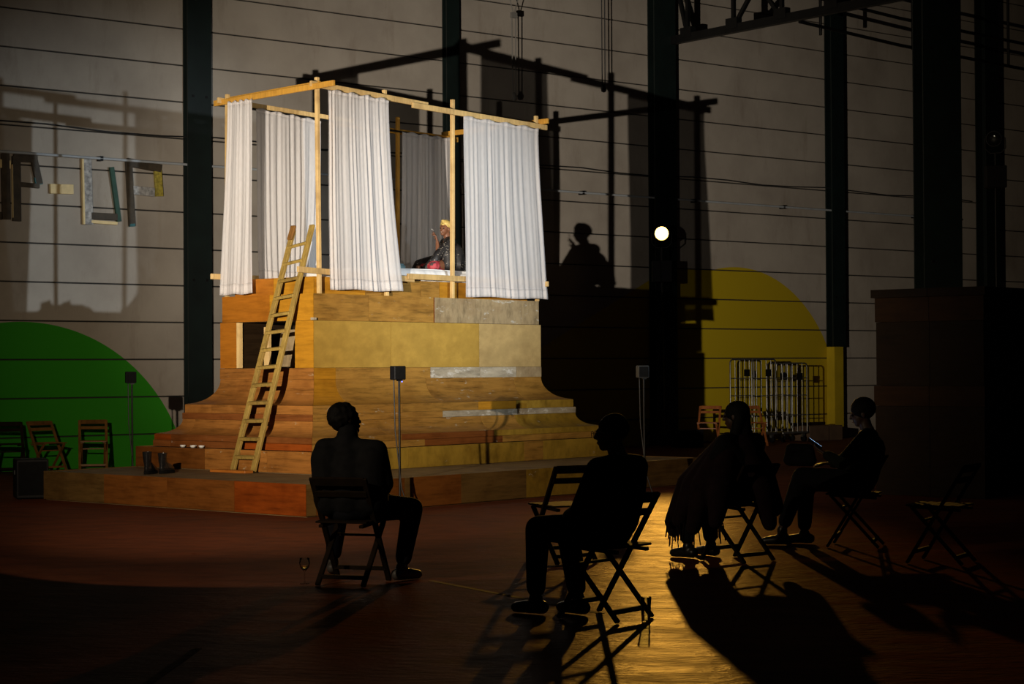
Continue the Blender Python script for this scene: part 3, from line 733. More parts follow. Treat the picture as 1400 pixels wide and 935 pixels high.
# ------------------------------------------------------------------ small loudspeakers on stands
def speaker_stand(loc, rz, h, label, mat='black'):
    t = thing('speaker_stand', label, 'speaker', loc, rz, 'small loudspeakers on thin stands')
    cb = MB().box((0, 0, h - 0.075), (0.135, 0.13, 0.15)).build('cabinet', M[mat], t, 0.008)
    MB().box((0, -0.067, h - 0.075), (0.115, 0.006, 0.13)).build('grille', M['rubber'], cb)
    MB().tube([(0.02, 0.0, 0.02), (0.015, 0, h - 0.15)], 0.013).build('pole', M['steel_dark'], t)
    MB().tube([(-0.03, 0.04, h - 0.13), (-0.025, 0.02, h * 0.55), (0.03, -0.02, 0.25), (0.1, -0.05, 0.012)], 0.007, 6).build('cable', M['cable'], t)
    MB().box((0.02, 0, h - 0.155), (0.05, 0.05, 0.02)).build('mounting_clamp', M['steel_dark'], t)
    MB().lathe([(0, 0), (0.13, 0), (0.13, 0.01), (0.03, 0.02), (0, 0.02)], (0.02, 0, 0), 20).build('base_plate', M['steel_dark'], t)
    return t
t = speaker_stand((-1.235, 20.55, 0), 0.5, 1.57, 'small black loudspeaker on thin stand before the plinth front')
MB().box((0.035, -0.03, 1.40), (0.012, 0.012, 0.012)).build('status_light', M['led'], t)
speaker_stand((-4.98, 24.85, 0), 0.3, 1.52, 'small black loudspeaker on thin stand before the green arc')
speaker_stand((1.595, 23.3, 0), 0.2, 1.56, 'small grey loudspeaker on thin stand right of the plinth', 'grey_plastic')

# ------------------------------------------------------------------ black case on the floor, left
t = thing('speaker_case', 'black box-shaped loudspeaker case on the floor at left slab end', 'speaker', (-5.82, 23.0, 0), 0.35)
MB().box((0, 0, 0.245), (0.38, 0.4, 0.47)).build('cabinet', M['black'], t, 0.012)
MB().box((0, -0.204, 0.25), (0.33, 0.012, 0.4)).build('grille', M['rubber'], t)
for sx in (-1, 1): MB().box((sx * 0.196, 0, 0.32), (0.012, 0.13, 0.05)).build('handle', M['steel_dark'], t)
for sx in (-1, 1):
    for sy in (-1, 1): MB().box((sx * 0.14, sy * 0.15, 0.006), (0.04, 0.04, 0.012)).build('foot', M['rubber'], t)

# ------------------------------------------------------------------ folding chairs
def folding_chair(mat, label, loc, rz):
    """faces local +y; long legs run from the back top to the front feet, short legs from the seat to the rear feet"""
    t = thing('folding_chair', label, 'chair', loc, rz, 'folding slat chairs')
    W = 0.20
    for s in (-1, 1):
        MB().bar((s * W, -0.25, 0.77), (s * W, 0.215, 0.008), 0.022, 0.042, (1, 0, 0)).build('leg', M[mat], t, 0.004)
        MB().bar((s * (W - 0.025), 0.18, 0.44), (s * (W - 0.025), -0.215, 0.008), 0.022, 0.038, (1, 0, 0)).build('leg', M[mat], t, 0.004)
        MB().bar((s * (W - 0.045), -0.2, 0.425), (s * (W - 0.045), 0.2, 0.445), 0.022, 0.035, (1, 0, 0)).build('seat_rail', M[mat], t, 0.004)
    for k in range(6):
        y = -0.17 + 0.073 * k
        MB().box((0, y, 0.455), (0.395, 0.06, 0.014), Matrix.Rotation(0.05, 3, 'X')).build('seat_slat', M[mat], t, 0.003)
    for y, z, h in ((-0.238, 0.745, 0.07), (-0.19, 0.655, 0.05)):
        MB().box((0, y, z), (0.40, 0.016, h), Matrix.Rotation(0.5, 3, 'X')).build('back_slat', M[mat], t, 0.004)
    MB().bar((-W, 0.16, 0.098), (W, 0.16, 0.098), 0.022, 0.03).build('stretcher', M[mat], t)
    MB().bar((-W + 0.02, -0.165, 0.063), (W - 0.02, -0.165, 0.063), 0.022, 0.03).build('stretcher', M[mat], t)
    MB().bar((-W + 0.02, 0.09, 0.343), (W - 0.02, 0.09, 0.343), 0.018, 0.018).build('stretcher', M[mat], t)
    return t
folding_chair('chair_wood', 'empty wooden folding chair against green arc, next to the loudspeaker stand', (-6.42, 29.15, 0), WALL_A + math.pi - 0.45)
folding_chair('chair_wood', 'empty wooden folding chair against green arc, behind the black case', (-6.98, 28.6, 0), WALL_A + math.pi + 0.1)
folding_chair('chair_dark', 'empty dark folding chair against green arc at the left photo edge', (-7.45, 28.2, 0), WALL_A + math.pi - 0.3)
P1 = (-1.16, 13.70, 0); P1Y = R(-18)
P2 = (0.575, 11.74, 0); P2Y = R(50)
P3 = (1.79, 15.15, 0); P3Y = R(42)
P4 = (2.93, 16.3, 0); P4Y = R(72)
folding_chair('chair_dark', 'dark folding chair carrying the person beside the wine glass', P1, P1Y)
folding_chair('chair_dark', 'dark folding chair carrying the person with glasses, tumbler at its foot', P2, P2Y)
folding_chair('chair_dark', 'dark folding chair carrying the person in the fringed wrap', P3, P3Y)
folding_chair('chair_dark', 'dark folding chair carrying the person holding a phone', P4, P4Y)
folding_chair('chair_dark', 'empty dark folding chair in front of the person with glasses', (0.40, 15.15, 0), R(28))
folding_chair('chair_dark', 'empty dark folding chair in shadow right of the phone user', (3.35, 14.9, 0), R(60))
folding_chair('chair_red', 'reddish folding chair before yellow arc, left of the roll cages', (3.80, 36.9, 0), R(180 - 15))
folding_chair('chair_red', 'reddish folding chair before yellow arc, right beside the roll cages', (4.66, 36.8, 0), R(180 + 15))

# ------------------------------------------------------------------ roll cages and boxes by the yellow arc
def roll_cage(loc, rz, label, wd, dp, h):
    t = thing('roll_cage', label, 'trolley', loc, rz, 'steel roll cages')
    MB().box((0, 0, 0.19), (wd, dp, 0.04)).build('deck', M['cage_steel'], t, 0.006)
    for sx in (-1, 1):
        for sy in (-1, 1):
            w = MB().lathe([(0, -0.018), (0.06, -0.018), (0.065, 0), (0.06, 0.018), (0, 0.018)], (0, 0, 0), 14)
            w.v = [(z + sx * (wd / 2 - 0.08), y + sy * (dp / 2 - 0.08), x + 0.065) for x, y, z in w.v]
            wo = w.build('wheel', M['rubber'], t)
            MB().box((sx * (wd / 2 - 0.08), sy * (dp / 2 - 0.08), 0.135), (0.06, 0.05, 0.08)).build('caster_fork', M['cage_steel'], wo)
    for sy in (-1, 1):
        y = sy * (dp / 2 - 0.02)
        a = wd / 2 - 0.02; c = 0.06
        MB().tube([(-a, y, 0.2), (-a, y, h - c), (-a + c * 0.3, y, h - c * 0.3), (-a + c, y, h), (a - c, y, h), (a - c * 0.3, y, h - c * 0.3), (a, y, h - c), (a, y, 0.2)], 0.016).build('end_frame', M['cage_steel'], t)
        for k in range(1, 5):
            x = -a + 2 * a * k / 5
            MB().tube([(x, y, 0.2), (x, y, h)], 0.009, 6).build('upright_bar', M['cage_steel'], t)
        for z in (0.55, 0.95, 1.3):
            MB().tube([(-a, y, z), (a, y, z)], 0.011, 6).build('cross_bar', M['cage_steel'], t)
        MB().box((a * 0.35, y - 0.015, h - 0.27), (0.17, 0.012, 0.14)).build('label_plate', M['black'], t)
    return t
roll_cage((4.85, 38.35, 0), 0.75, 'steel roll cage parked before yellow arc, front of the two', 0.78, 0.6, 1.68)
roll_cage((5.62, 38.95, 0), 0.62, 'steel roll cage half hidden behind the front roll cage', 0.72, 0.5, 1.60)
for i, (x, y, w, d, h, rz, lb) in enumerate(((6.18, 39.42, 0.6, 0.45, 0.30, 0.7, 'low brown cardboard box on floor right of the roll cages'), (6.55, 39.75, 0.5, 0.45, 0.30, 0.66, 'low brown cardboard box at the yellow painted column foot'))):
    t = thing('cardboard_box', lb, 'box', (x, y, 0), rz, 'low boxes before the yellow arc')
    MB().box((0, 0, h / 2), (w, d, h)).build('body', M['card'], t, 0.006)
    MB().box((0, -d * 0.26, h + 0.004), (w, d * 0.46, 0.008)).build('flap', M['card'], t); MB().box((0, d * 0.26, h + 0.004), (w, d * 0.46, 0.008)).build('flap', M['card'], t)
    MB().box((0, 0, h + 0.009), (w * 1.0, 0.05, 0.002)).build('packing_tape', M['ply_brown'], t)
o = MB().box((0, 0, 0.03), (1.0, 0.1, 0.06)).build('loose_beam', M['ply_shadow'], None, 0.005); o.location = (6.1, 39.34, 0.319); o.rotation_euler = (0, 0, 0.7)
tag(o, 'dark timber beam lying on the low box beside roll cages', 'timber')

# ------------------------------------------------------------------ film lamps on tall stands
def lamp_stand(loc, h, aim, label, lit):
    t = thing('stage_lamp', label, 'stage lamp', loc, 0, 'stage lamps on tall stands')
    MB().tube([(0, 0, 0.25), (0, 0, h * 0.5)], 0.03).build('pole', M['steel_dark'], t)
    MB().tube([(0, 0, h * 0.5), (0, 0, h - 0.3)], 0.02).build('upper_pole', M['steel_dark'], t)
    MB().box((0, 0, h * 0.5), (0.09, 0.09, 0.08)).build('collar', M['steel_dark'], t)
    for k in range(3):
        a = k * 2.094 + 0.4
        MB().tube([(0, 0, 0.75), (0.5 * math.cos(a), 0.5 * math.sin(a), 0.02)], 0.014, 6).build('leg', M['steel_dark'], t)
    q = (Vector(aim) - Vector((loc[0], loc[1], h))).normalized(); m = q.to_track_quat('-Y', 'Z').to_matrix()
    def pl_(v): return Vector((0, 0, h)) + m @ Vector(v)
    hd = MB().lathe([(0, -0.2), (0.11, -0.2), (0.14, -0.12), (0.14, 0.16), (0.155, 0.17), (0.155, 0.2), (0.135, 0.2), (0.135, 0.17), (0, 0.17)], (0, 0, 0), 24)
    hd.v = [tuple(pl_((x, -z, y))) for x, y, z in hd.v]; hd = hd.build('housing', M['steel_dark'], t)
    ln = MB().lathe([(0, 0.185), (0.06, 0.183), (0.13, 0.175), (0.13, 0.17), (0, 0.17)], (0, 0, 0), 24)
    ln.v = [tuple(pl_((x, -z, y))) for x, y, z in ln.v]; ln.build('lens', M['lamp_glow'] if lit else M['glass'], hd)
    y = MB()
    y.tube([pl_((-0.19, 0, 0)), pl_((-0.19, 0, -0.2)), pl_((-0.1, 0, -0.29)), pl_((0.1, 0, -0.29)), pl_((0.19, 0, -0.2)), pl_((0.19, 0, 0))], 0.013, 6)
    y.build('yoke', M['steel_dark'], t)
    MB().box((0, 0, h - 0.75), (0.38, 0.26, 0.42)).build('ballast_box', M['black'], t, 0.01)
    if lit:
        d = bpy.data.lights.new('stage_lamp_beam', 'SPOT'); d.energy = 5000; d.color = (1.0, 0.50, 0.07); d.spot_size = R(17); d.spot_blend = 0.8; d.shadow_soft_size = 0.11
        lo = bpy.data.objects.new('stage_lamp_beam', d); col.objects.link(lo); lo.parent = t
        lo.location = pl_((0, -0.24, 0)); lo.rotation_euler = q.to_track_quat('-Z', 'Y').to_euler()
    return t
lamp_stand((2.90, 36.7, 0), 4.13, (1.0, 12.2, 0.3), 'lit golden stage lamp on tall stand right of the plinth', True)
lamp_stand((9.30, 36.5, 0), 5.9, (2.0, 18.0, 2.0), 'unlit stage lamp on tall stand in darkness at far right', False)
t = thing('flight_case', 'black equipment case on floor beside the lit lamp stand', 'case', (3.35, 36.55, 0), 0.6)
MB().box((0, 0, 0.16), (0.5, 0.4, 0.31)).build('body', M['black'], t, 0.012)
MB().box((0, -0.205, 0.2), (0.12, 0.015, 0.05)).build('latch', M['steel_dark'], t); MB().box((0, 0, 0.322), (0.5, 0.4, 0.015)).build('lid', M['black'], t)

# ------------------------------------------------------------------ second plinth at right, its unlit darkness put into the board colours
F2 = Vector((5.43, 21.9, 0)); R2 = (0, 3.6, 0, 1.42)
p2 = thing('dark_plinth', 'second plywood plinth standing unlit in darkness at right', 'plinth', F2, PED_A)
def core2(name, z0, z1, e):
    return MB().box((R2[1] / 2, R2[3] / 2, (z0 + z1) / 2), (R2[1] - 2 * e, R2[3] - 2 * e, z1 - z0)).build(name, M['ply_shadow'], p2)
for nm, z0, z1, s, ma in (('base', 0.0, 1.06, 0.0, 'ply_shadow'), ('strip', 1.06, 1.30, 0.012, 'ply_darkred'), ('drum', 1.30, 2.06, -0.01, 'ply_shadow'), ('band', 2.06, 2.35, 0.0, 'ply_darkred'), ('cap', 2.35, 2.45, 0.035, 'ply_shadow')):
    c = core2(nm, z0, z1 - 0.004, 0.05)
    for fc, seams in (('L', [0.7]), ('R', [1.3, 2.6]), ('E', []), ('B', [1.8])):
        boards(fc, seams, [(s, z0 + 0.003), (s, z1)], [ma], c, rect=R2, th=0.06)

# ------------------------------------------------------------------ glasses on the floor
t = thing('wine_glass', 'stemmed wine glass with a little wine on floor beside left chair', 'glass', (-1.50, 13.70, 0.0))
MB().lathe([(0, 0), (0.034, 0.0), (0.034, 0.003), (0.006, 0.008), (0.004, 0.02), (0.004, 0.085), (0.012, 0.095), (0.032, 0.12), (0.039, 0.15), (0.035, 0.185), (0.033, 0.185), (0.037, 0.15), (0.030, 0.121), (0.010, 0.098), (0, 0.096)], n=24).build('bowl_and_stem', M['glass'], t)
MB().lathe([(0, 0.0975), (0.0095, 0.0985), (0.028, 0.1215), (0.03, 0.128), (0, 0.128)], n=24).build('wine', M['wine'], t)
t = thing('tumbler', 'tall clear tumbler on floor beside the chair foot', 'glass', (0.80, 11.52, 0.0))
MB().lathe([(0, 0), (0.026, 0), (0.034, 0.155), (0.0315, 0.155), (0.0245, 0.012), (0, 0.012)], n=24).build('cup', M['glass'], t)
MB().lathe([(0, 0.0135), (0.0243, 0.0135), (0.0258, 0.04), (0, 0.04)], n=24).build('water', M['glass'], t)

# ------------------------------------------------------------------ people
def blob(name, prims, mat, parent, voxel=0.012, smooth=3):
    """one continuous surface grown around tapered limbs; prims: ('c', [(point, radius), ...]) chains or ('e', centre, radii, matrix) ellipsoids"""
    bm = bmesh.new()
    for pr in prims:
        if pr[0] == 'e':
            r = bmesh.ops.create_icosphere(bm, subdivisions=3, radius=1.0)
            mm = pr[3] if len(pr) > 3 and pr[3] is not None else Matrix.Identity(3)
            for v in r['verts']: v.co = Vector(pr[1]) + mm @ Vector((v.co.x * pr[2][0], v.co.y * pr[2][1], v.co.z * pr[2][2]))
        else:
            ch = [(Vector(q), rr) for q, rr in pr[1]]
            for q, rr in ch:
                r = bmesh.ops.create_icosphere(bm, subdivisions=2, radius=rr)
                for v in r['verts']: v.co += q
            for (a, ra), (b, rb) in zip(ch, ch[1:]):
                d = b - a
                if d.length < 1e-4: continue
                m = Matrix.Translation((a + b) / 2) @ d.to_track_quat('Z', 'Y').to_matrix().to_4x4()
                bmesh.ops.create_cone(bm, cap_ends=True, segments=14, radius1=ra, radius2=rb, depth=d.length, matrix=m)
    me = bpy.data.meshes.new('tmp'); bm.to_mesh(me); bm.free()
    tmp = bpy.data.objects.new('tmp', me); col.objects.link(tmp)
    md = tmp.modifiers.new('r', 'REMESH'); md.mode = 'VOXEL'; md.voxel_size = voxel
    sm = tmp.modifiers.new('s', 'SMOOTH'); sm.factor = 0.5; sm.iterations = smooth
    dg = bpy.context.evaluated_depsgraph_get()
    nm = bpy.data.meshes.new_from_object(tmp.evaluated_get(dg))
    bpy.data.objects.remove(tmp); bpy.data.meshes.remove(me)
    nm.name = name; nm.polygons.foreach_set('use_smooth', [True] * len(nm.polygons))
    nm.materials.clear(); nm.materials.append(mat)
    o = bpy.data.objects.new(name, nm); col.objects.link(o); o.parent = parent
    return o
def V(*a): return Vector(a)
def hand_prims(w, d, n, side, curl, spread=0.12, s=1.0):
    """palm and five fingers: w wrist, d finger direction, n palm normal, side +1 / -1 = where the thumb leaves"""
    d = V(*d).normalized(); n = V(*n); n = (n - d * n.dot(d)).normalized(); l = d.cross(n) * side
    w = V(*w); out = []
    k = [w + d * 0.085 * s + l * (0.03 - 0.02 * i) * s for i in range(4)]
    for i in range(4): out.append(('c', [(w + d * 0.012 * s + l * (0.016 - 0.0105 * i) * s, 0.015 * s), (k[i], 0.0115 * s)]))
    ln = (0.072, 0.08, 0.074, 0.058)
    for i in range(4):
        a = k[i]; ch = [(a, 0.0105 * s)]; dd = (d + l * (1.5 - i) * spread).normalized(); ax = dd.cross(n)
        cc = curl[i] if isinstance(curl, (list, tuple)) else curl
        for j, f in enumerate((0.46, 0.31, 0.23)):
            dd = Matrix.Rotation(cc * (0.7 if j == 0 else 1.0), 3, ax) @ dd
            a = a + dd * ln[i] * f * s; ch.append((a, (0.0095 - 0.0012 * j) * s))
        out.append(('c', ch))
    a = w + d * 0.028 * s + l * 0.028 * s; td = (d * 0.62 + l * 0.72 + n * 0.25).normalized()
    b = a + td * 0.036 * s; c = b + (d * 0.8 + l * 0.3 + n * 0.4).normalized() * 0.03 * s
    out.append(('c', [(w + d * 0.015 * s, 0.016 * s), (a, 0.014 * s), (b, 0.011 * s), (c, 0.009 * s)]))
    return out
def head_frame(c, yaw, pitch, roll):
    return Matrix.Rotation(yaw, 3, 'Z') @ Matrix.Rotation(pitch, 3, 'X') @ Matrix.Rotation(roll, 3, 'Y')
def head_prims(c, m, s=1.0):
    c = V(*c)
    def p(x, y, z): return c + m @ (V(x, y, z) * s)
    def e(ctr, r): return ('e', p(*ctr), tuple(q * s for q in r), m)
    return [e((0, -0.012, 0.022), (0.074, 0.092, 0.088)), e((0, 0.025, -0.03), (0.058, 0.062, 0.072)), e((0, 0.052, -0.078), (0.03, 0.03, 0.026)),
            ('c', [(p(0, 0.086, 0.012), 0.010 * s), (p(0, 0.102, -0.018), 0.014 * s)]), ('c', [(p(-0.03, 0.078, 0.02), 0.012 * s), (p(0.03, 0.078, 0.02), 0.012 * s)]),
            ('c', [(p(-0.016, 0.084, -0.052), 0.009 * s), (p(0.016, 0.084, -0.052), 0.009 * s)]),
            e((-0.078, -0.008, -0.008), (0.010, 0.02, 0.032)), e((0.078, -0.008, -0.008), (0.010, 0.02, 0.032))]
def face_parts(body, c, m, s=1.0, open_mouth=False):
    c = V(*c)
    def p(x, y, z): return c + m @ (V(x, y, z) * s)
    for sx in (-1, 1):
        bm = bmesh.new(); bmesh.ops.create_icosphere(bm, subdivisions=2, radius=0.0105 * s)
        for v in bm.verts: v.co += p(sx * 0.03, 0.082, 0.004)
        from_bm(bm, 'eye', M['eye'], body)
    mo = MB().tube([p(-0.015, 0.087, -0.052), p(0, 0.0935, -0.053), p(0.015, 0.087, -0.052)], [0.002 * s, 0.004 * s, 0.002 * s], 6)
    mo.build('mouth', M['teeth' if open_mouth else 'lip'], body)
def person(label, loc, rz, J, mats, hair, shoes=True, extra_top=(), extra_low=(), jr=1.0, s=1.0, name='person', legs=True):
    """J: joint positions in the person's own frame (x right, y forward, z up)"""
    t = thing(name, label, 'person', loc, rz)
    g = lambda k: V(*J[k])
    hm = head_frame(J['head'], *J['face'])
    hc = g('head'); nk = g('neck'); ch = g('chest'); pv = g('pelvis')
    body = [('c', [(nk - V(0, 0, 0.02), 0.058 * s), (nk.lerp(hc, 0.55), 0.052 * s)]), ('c', [(nk, 0.06 * s), (ch, 0.1 * s), (pv, 0.105 * s)]),
            ('c', [(g('shL'), 0.05 * s), (nk - V(0, 0, 0.03), 0.055 * s), (g('shR'), 0.05 * s)])]
    body += head_prims(hc, hm, s)
    for sd in 'LR':
        body += [('c', [(g('sh' + sd), 0.05 * s), (g('el' + sd), 0.036 * s), (g('wr' + sd), 0.026 * s)])]
        hd = J['hand' + sd]
        body += hand_prims(g('wr' + sd), hd[0], hd[1], hd[2], hd[3], s=s)
        if legs: body += [('c', [(pv, 0.09 * s), (g('hip' + sd), 0.085 * s), (g('kn' + sd), 0.056 * s), (g('an' + sd), 0.038 * s)])]
    b = blob('body', body, mats['skin'], t, 0.0075 if s > 0.95 else 0.0065)
    face_parts(b, hc, hm, s, J.get('smile', False))
    j = jr
    top = [('c', [(nk - V(0, 0, 0.035), 0.078 * s), (ch, 0.135 * j * s), (pv + V(0, 0, 0.04), 0.14 * j * s)])]
    for sd in 'LR':
        sh = g('sh' + sd)
        top += [('c', [(nk - V(0, 0, 0.04), 0.07 * s), (sh, 0.068 * j * s), (g('el' + sd), 0.056 * j * s), (g('wr' + sd).lerp(g('el' + sd), 0.12), 0.042 * j * s)]),
                ('c', [(sh, 0.068 * j * s), (ch.lerp(sh, 0.55) - V(0, 0, 0.06), 0.105 * j * s), (pv + V(0.06 * (1 if sd == 'R' else -1), 0, 0.05), 0.12 * j * s)])]
    blob('top', top + list(extra_top), mats['top'], t, 0.014, 4)
    if legs:
        low = []
        for sd in 'LR':
            low += [('c', [(pv, 0.13 * s), (g('hip' + sd), 0.112 * s), (g('kn' + sd), 0.08 * s), (g('kn' + sd).lerp(g('an' + sd), 0.85), 0.062 * s)])]
        blob('trousers', low + list(extra_low), mats['low'], t, 0.014, 4)
        for sd in 'LR':
            a = g('an' + sd); d = V(*J['toe' + sd]).normalized()
            fl = V(a.x, a.y, 0.0)
            o = blob('shoe', [('c', [(fl - d * 0.05 + V(0, 0, 0.048), 0.044), (fl + d * 0.07 + V(0, 0, 0.045), 0.042), (fl + d * 0.15 + V(0, 0, 0.036), 0.034)]), ('c', [(a, 0.045), (fl + V(0, 0, 0.05), 0.044)])], mats['shoe'], t, 0.009, 2)
    if hair: blob('hair', hair(hc, hm, s), mats['hair'], t, 0.011, 2)
    return t, hm
def hair_short(bumpy=0.0, seed=1):
    def f(c, m, s):
        rnd = random.Random(seed); c = V(*c)
        out = [('e', c + m @ (V(0, -0.022, 0.035) * s), (0.083 * s, 0.097 * s, 0.09 * s), m)]
        if bumpy:
            for k in range(90):
                d = V(rnd.gauss(0, 1), rnd.gauss(-0.35, 1), rnd.gauss(0.5, 0.8)).normalized()
                out.append(('e', c + m @ (V(0, -0.02, 0.034) * s + V(d.x * 0.082, d.y * 0.095, d.z * 0.088) * s), (bumpy, bumpy, bumpy)))
        return out
    return f
def hair_long(c, m, s):
    c = V(*c)
    return [('e', c + m @ V(0, -0.02, 0.03), (0.09, 0.104, 0.092), m), ('c', [(c + m @ V(-0.05, -0.05, -0.02), 0.05), (c + V(-0.07, -0.05, -0.17), 0.05)]), ('c', [(c + m @ V(0.05, -0.05, -0.02), 0.05), (c + V(0.07, -0.06, -0.17), 0.05)]), ('c', [(c + m @ V(0, -0.075, 0), 0.05), (c + V(0, -0.1, -0.2), 0.05)])]

# the person by the wine glass, seen from behind, head turned right
J = dict(pelvis=(0, -0.03, 0.56), chest=(0.0, -0.03, 0.86), neck=(0.01, -0.02, 1.02), head=(-0.045, 0.02, 1.165), face=(R(-42), R(6), R(-18)),
         shL=(-0.2, -0.03, 0.975), shR=(0.215, -0.03, 0.965), elL=(-0.255, 0.0, 0.70), elR=(0.265, 0.0, 0.72), wrL=(-0.24, 0.22, 0.62), wrR=(0.16, 0.2, 0.63),
         handL=((0.1, 1, -0.1), (0, 0, -1), 1, 0.3), handR=((-0.2, 1, -0.1), (0, 0, -1), -1, 0.3),
         hipL=(-0.11, 0.02, 0.55), hipR=(0.11, 0.02, 0.55), knL=(-0.27, 0.40, 0.52), knR=(0.33, 0.36, 0.52), anL=(-0.40, 0.58, 0.10), anR=(0.28, 0.27, 0.10), toeL=(-0.3, 1, 0), toeR=(0.45, 0.8, 0))
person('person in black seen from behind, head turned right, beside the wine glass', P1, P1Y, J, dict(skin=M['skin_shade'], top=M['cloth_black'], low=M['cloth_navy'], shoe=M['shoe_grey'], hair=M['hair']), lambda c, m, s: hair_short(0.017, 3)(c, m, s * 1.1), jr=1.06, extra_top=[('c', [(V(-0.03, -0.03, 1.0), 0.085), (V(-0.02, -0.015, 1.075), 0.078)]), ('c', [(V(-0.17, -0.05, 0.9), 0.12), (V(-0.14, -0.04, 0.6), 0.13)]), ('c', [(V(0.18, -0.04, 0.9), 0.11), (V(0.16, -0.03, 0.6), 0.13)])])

# the person with glasses
J = dict(pelvis=(0, -0.05, 0.56), chest=(0.0, -0.10, 0.83), neck=(0, -0.10, 0.99), head=(0.0, -0.04, 1.135), face=(R(20), R(-4), 0),
         shL=(-0.2, -0.09, 0.93), shR=(0.2, -0.09, 0.93), elL=(-0.27, 0.0, 0.67), elR=(0.25, 0.02, 0.67), wrL=(-0.13, 0.2, 0.62), wrR=(0.1, 0.22, 0.62),
         handL=((0.5, 0.8, -0.1), (0, 0, -1), 1, 0.35), handR=((-0.5, 0.8, -0.1), (0, 0, -1), -1, 0.35),
         hipL=(-0.1, 0.0, 0.55), hipR=(0.1, 0.0, 0.55), knL=(-0.13, 0.44, 0.54), knR=(0.14, 0.42, 0.54), anL=(-0.13, 0.46, 0.10), anR=(0.02, 0.24, 0.10), toeL=(-0.1, 1, 0), toeR=(0.1, 1, 0))
t, hm = person('person in black wearing glasses, seated behind the empty chair', P2, P2Y, J, dict(skin=M['skin_light'], top=M['cloth_black'], low=M['cloth_black'], shoe=M['shoe'], hair=M['hair']), hair_short(0.008, 5), jr=1.08)
gl = MB(); hc = V(*J['head'])
for sx in (-1, 1):
    gl.tube([hc + hm @ V(sx * 0.034 + 0.024 * math.cos(a), 0.108, 0.004 + 0.021 * math.sin(a)) for a in [2 * math.pi * k / 14 for k in range(15)]], 0.0022, 5, False)
    gl.tube([hc + hm @ V(sx * 0.058, 0.106, 0.012), hc + hm @ V(sx * 0.08, 0.0, 0.012)], 0.0022, 5)
gl.build('glasses', M['steel_grey'], t)

# the person in the fringed wrap
J = dict(pelvis=(0, -0.03, 0.56), chest=(0.0, -0.04, 0.84), neck=(0, -0.02, 1.0), head=(0.0, 0.02, 1.15), face=(R(25), R(-6), 0),
         shL=(-0.19, -0.03, 0.94), shR=(0.19, -0.03, 0.94), elL=(-0.28, 0.05, 0.70), elR=(0.26, 0.05, 0.70), wrL=(-0.15, 0.26, 0.63), wrR=(0.12, 0.26, 0.63),
         handL=((0.5, 0.8, -0.1), (0, 0, -1), 1, 0.35), handR=((-0.5, 0.8, -0.1), (0, 0, -1), -1, 0.35),
         hipL=(-0.1, 0.02, 0.55), hipR=(0.1, 0.02, 0.55), knL=(-0.15, 0.45, 0.53), knR=(0.13, 0.45, 0.53), anL=(-0.13, 0.42, 0.10), anR=(0.12, 0.40, 0.10), toeL=(-0.1, 1, 0), toeR=(0.1, 1, 0))
t, hm = person('long-haired person in a dark fringed wrap seated right of the golden floor glare', P3, P3Y, J, dict(skin=M['skin_light'], top=M['cloth_black'], low=M['cloth_black'], shoe=M['shoe'], hair=M['hair']), hair_long, jr=1.1)
wr = []
for (x, y, z, r) in ((-0.36, 0.30, 0.32, 0.06), (-0.42, 0.10, 0.28, 0.06), (-0.40, -0.12, 0.34, 0.06), (-0.28, 0.46, 0.30, 0.06), (-0.05, 0.58, 0.26, 0.06), (0.15, 0.55, 0.32, 0.06), (-0.15, 0.56, 0.22, 0.06)):
    kz = 0.60
    wr.append(('c', [(V(-0.12, 0, 0.93), 0.1), (V(x * 0.75, y * 0.7, kz), 0.11), (V(x, y, z), r)]))
wr += [('c', [(V(0.1, 0, 0.93), 0.1), (V(0.26, -0.02, 0.72), 0.1), (V(0.25, -0.16, 0.42), 0.08)]), ('c', [(V(0.0, -0.05, 0.9), 0.13), (V(0.05, -0.22, 0.55), 0.1), (V(0.1, -0.24, 0.3), 0.06)])]
w_o = blob('fringed_wrap', wr, M['cloth_wine'], t, 0.014, 4)
rnd = random.Random(4)
for (x, y, z) in ((-0.36, 0.30, 0.28), (-0.42, 0.10, 0.24), (-0.40, -0.12, 0.30), (-0.28, 0.46, 0.26), (-0.05, 0.58, 0.22), (-0.15, 0.56, 0.18), (-0.39, 0.2, 0.28), (-0.33, 0.38, 0.28)):
    for k in range(4):
        dx, dy = rnd.uniform(-0.05, 0.05), rnd.uniform(-0.05, 0.05)
        MB().tube([(x + dx, y + dy, z + 0.03), (x + dx * 1.2, y + dy * 1.2, z - 0.05), (x + dx * 1.4, y + dy * 1.3, z - rnd.uniform(0.08, 0.13))], 0.005, 5).build('fringe_strand', M['cloth_wine'], w_o)

# the person with a phone
J = dict(pelvis=(0, -0.05, 0.56), chest=(0.0, -0.12, 0.83), neck=(0, -0.11, 0.99), head=(0.0, -0.06, 1.135), face=(R(10), R(-14), 0),
         shL=(-0.19, -0.11, 0.93), shR=(0.19, -0.11, 0.93), elL=(-0.24, 0.08, 0.72), elR=(0.22, 0.08, 0.72), wrL=(-0.09, 0.24, 0.79), wrR=(0.09, 0.22, 0.70),
         handL=((0.25, 0.8, 0.45), (0.3, -0.4, 0.8), 1, 0.5), handR=((-0.4, 0.8, 0.0), (0, 0, -1), -1, 0.35),
         hipL=(-0.1, 0.0, 0.55), hipR=(0.1, 0.0, 0.55), knL=(-0.12, 0.44, 0.60), knR=(0.12, 0.44, 0.54), anL=(-0.06, 0.62, 0.14), anR=(0.12, 0.46, 0.10), toeL=(-0.1, 1, 0), toeR=(0.1, 1, 0))
t, hm = person('person in dark green jacket looking down at a lit phone at right', P4, P4Y, J, dict(skin=M['skin_light'], top=M['cloth_green'], low=M['cloth_black'], shoe=M['shoe'], hair=M['hair']), lambda c, m, s: hair_short(0.006, 8)(c, m, s * 1.12), jr=1.06)
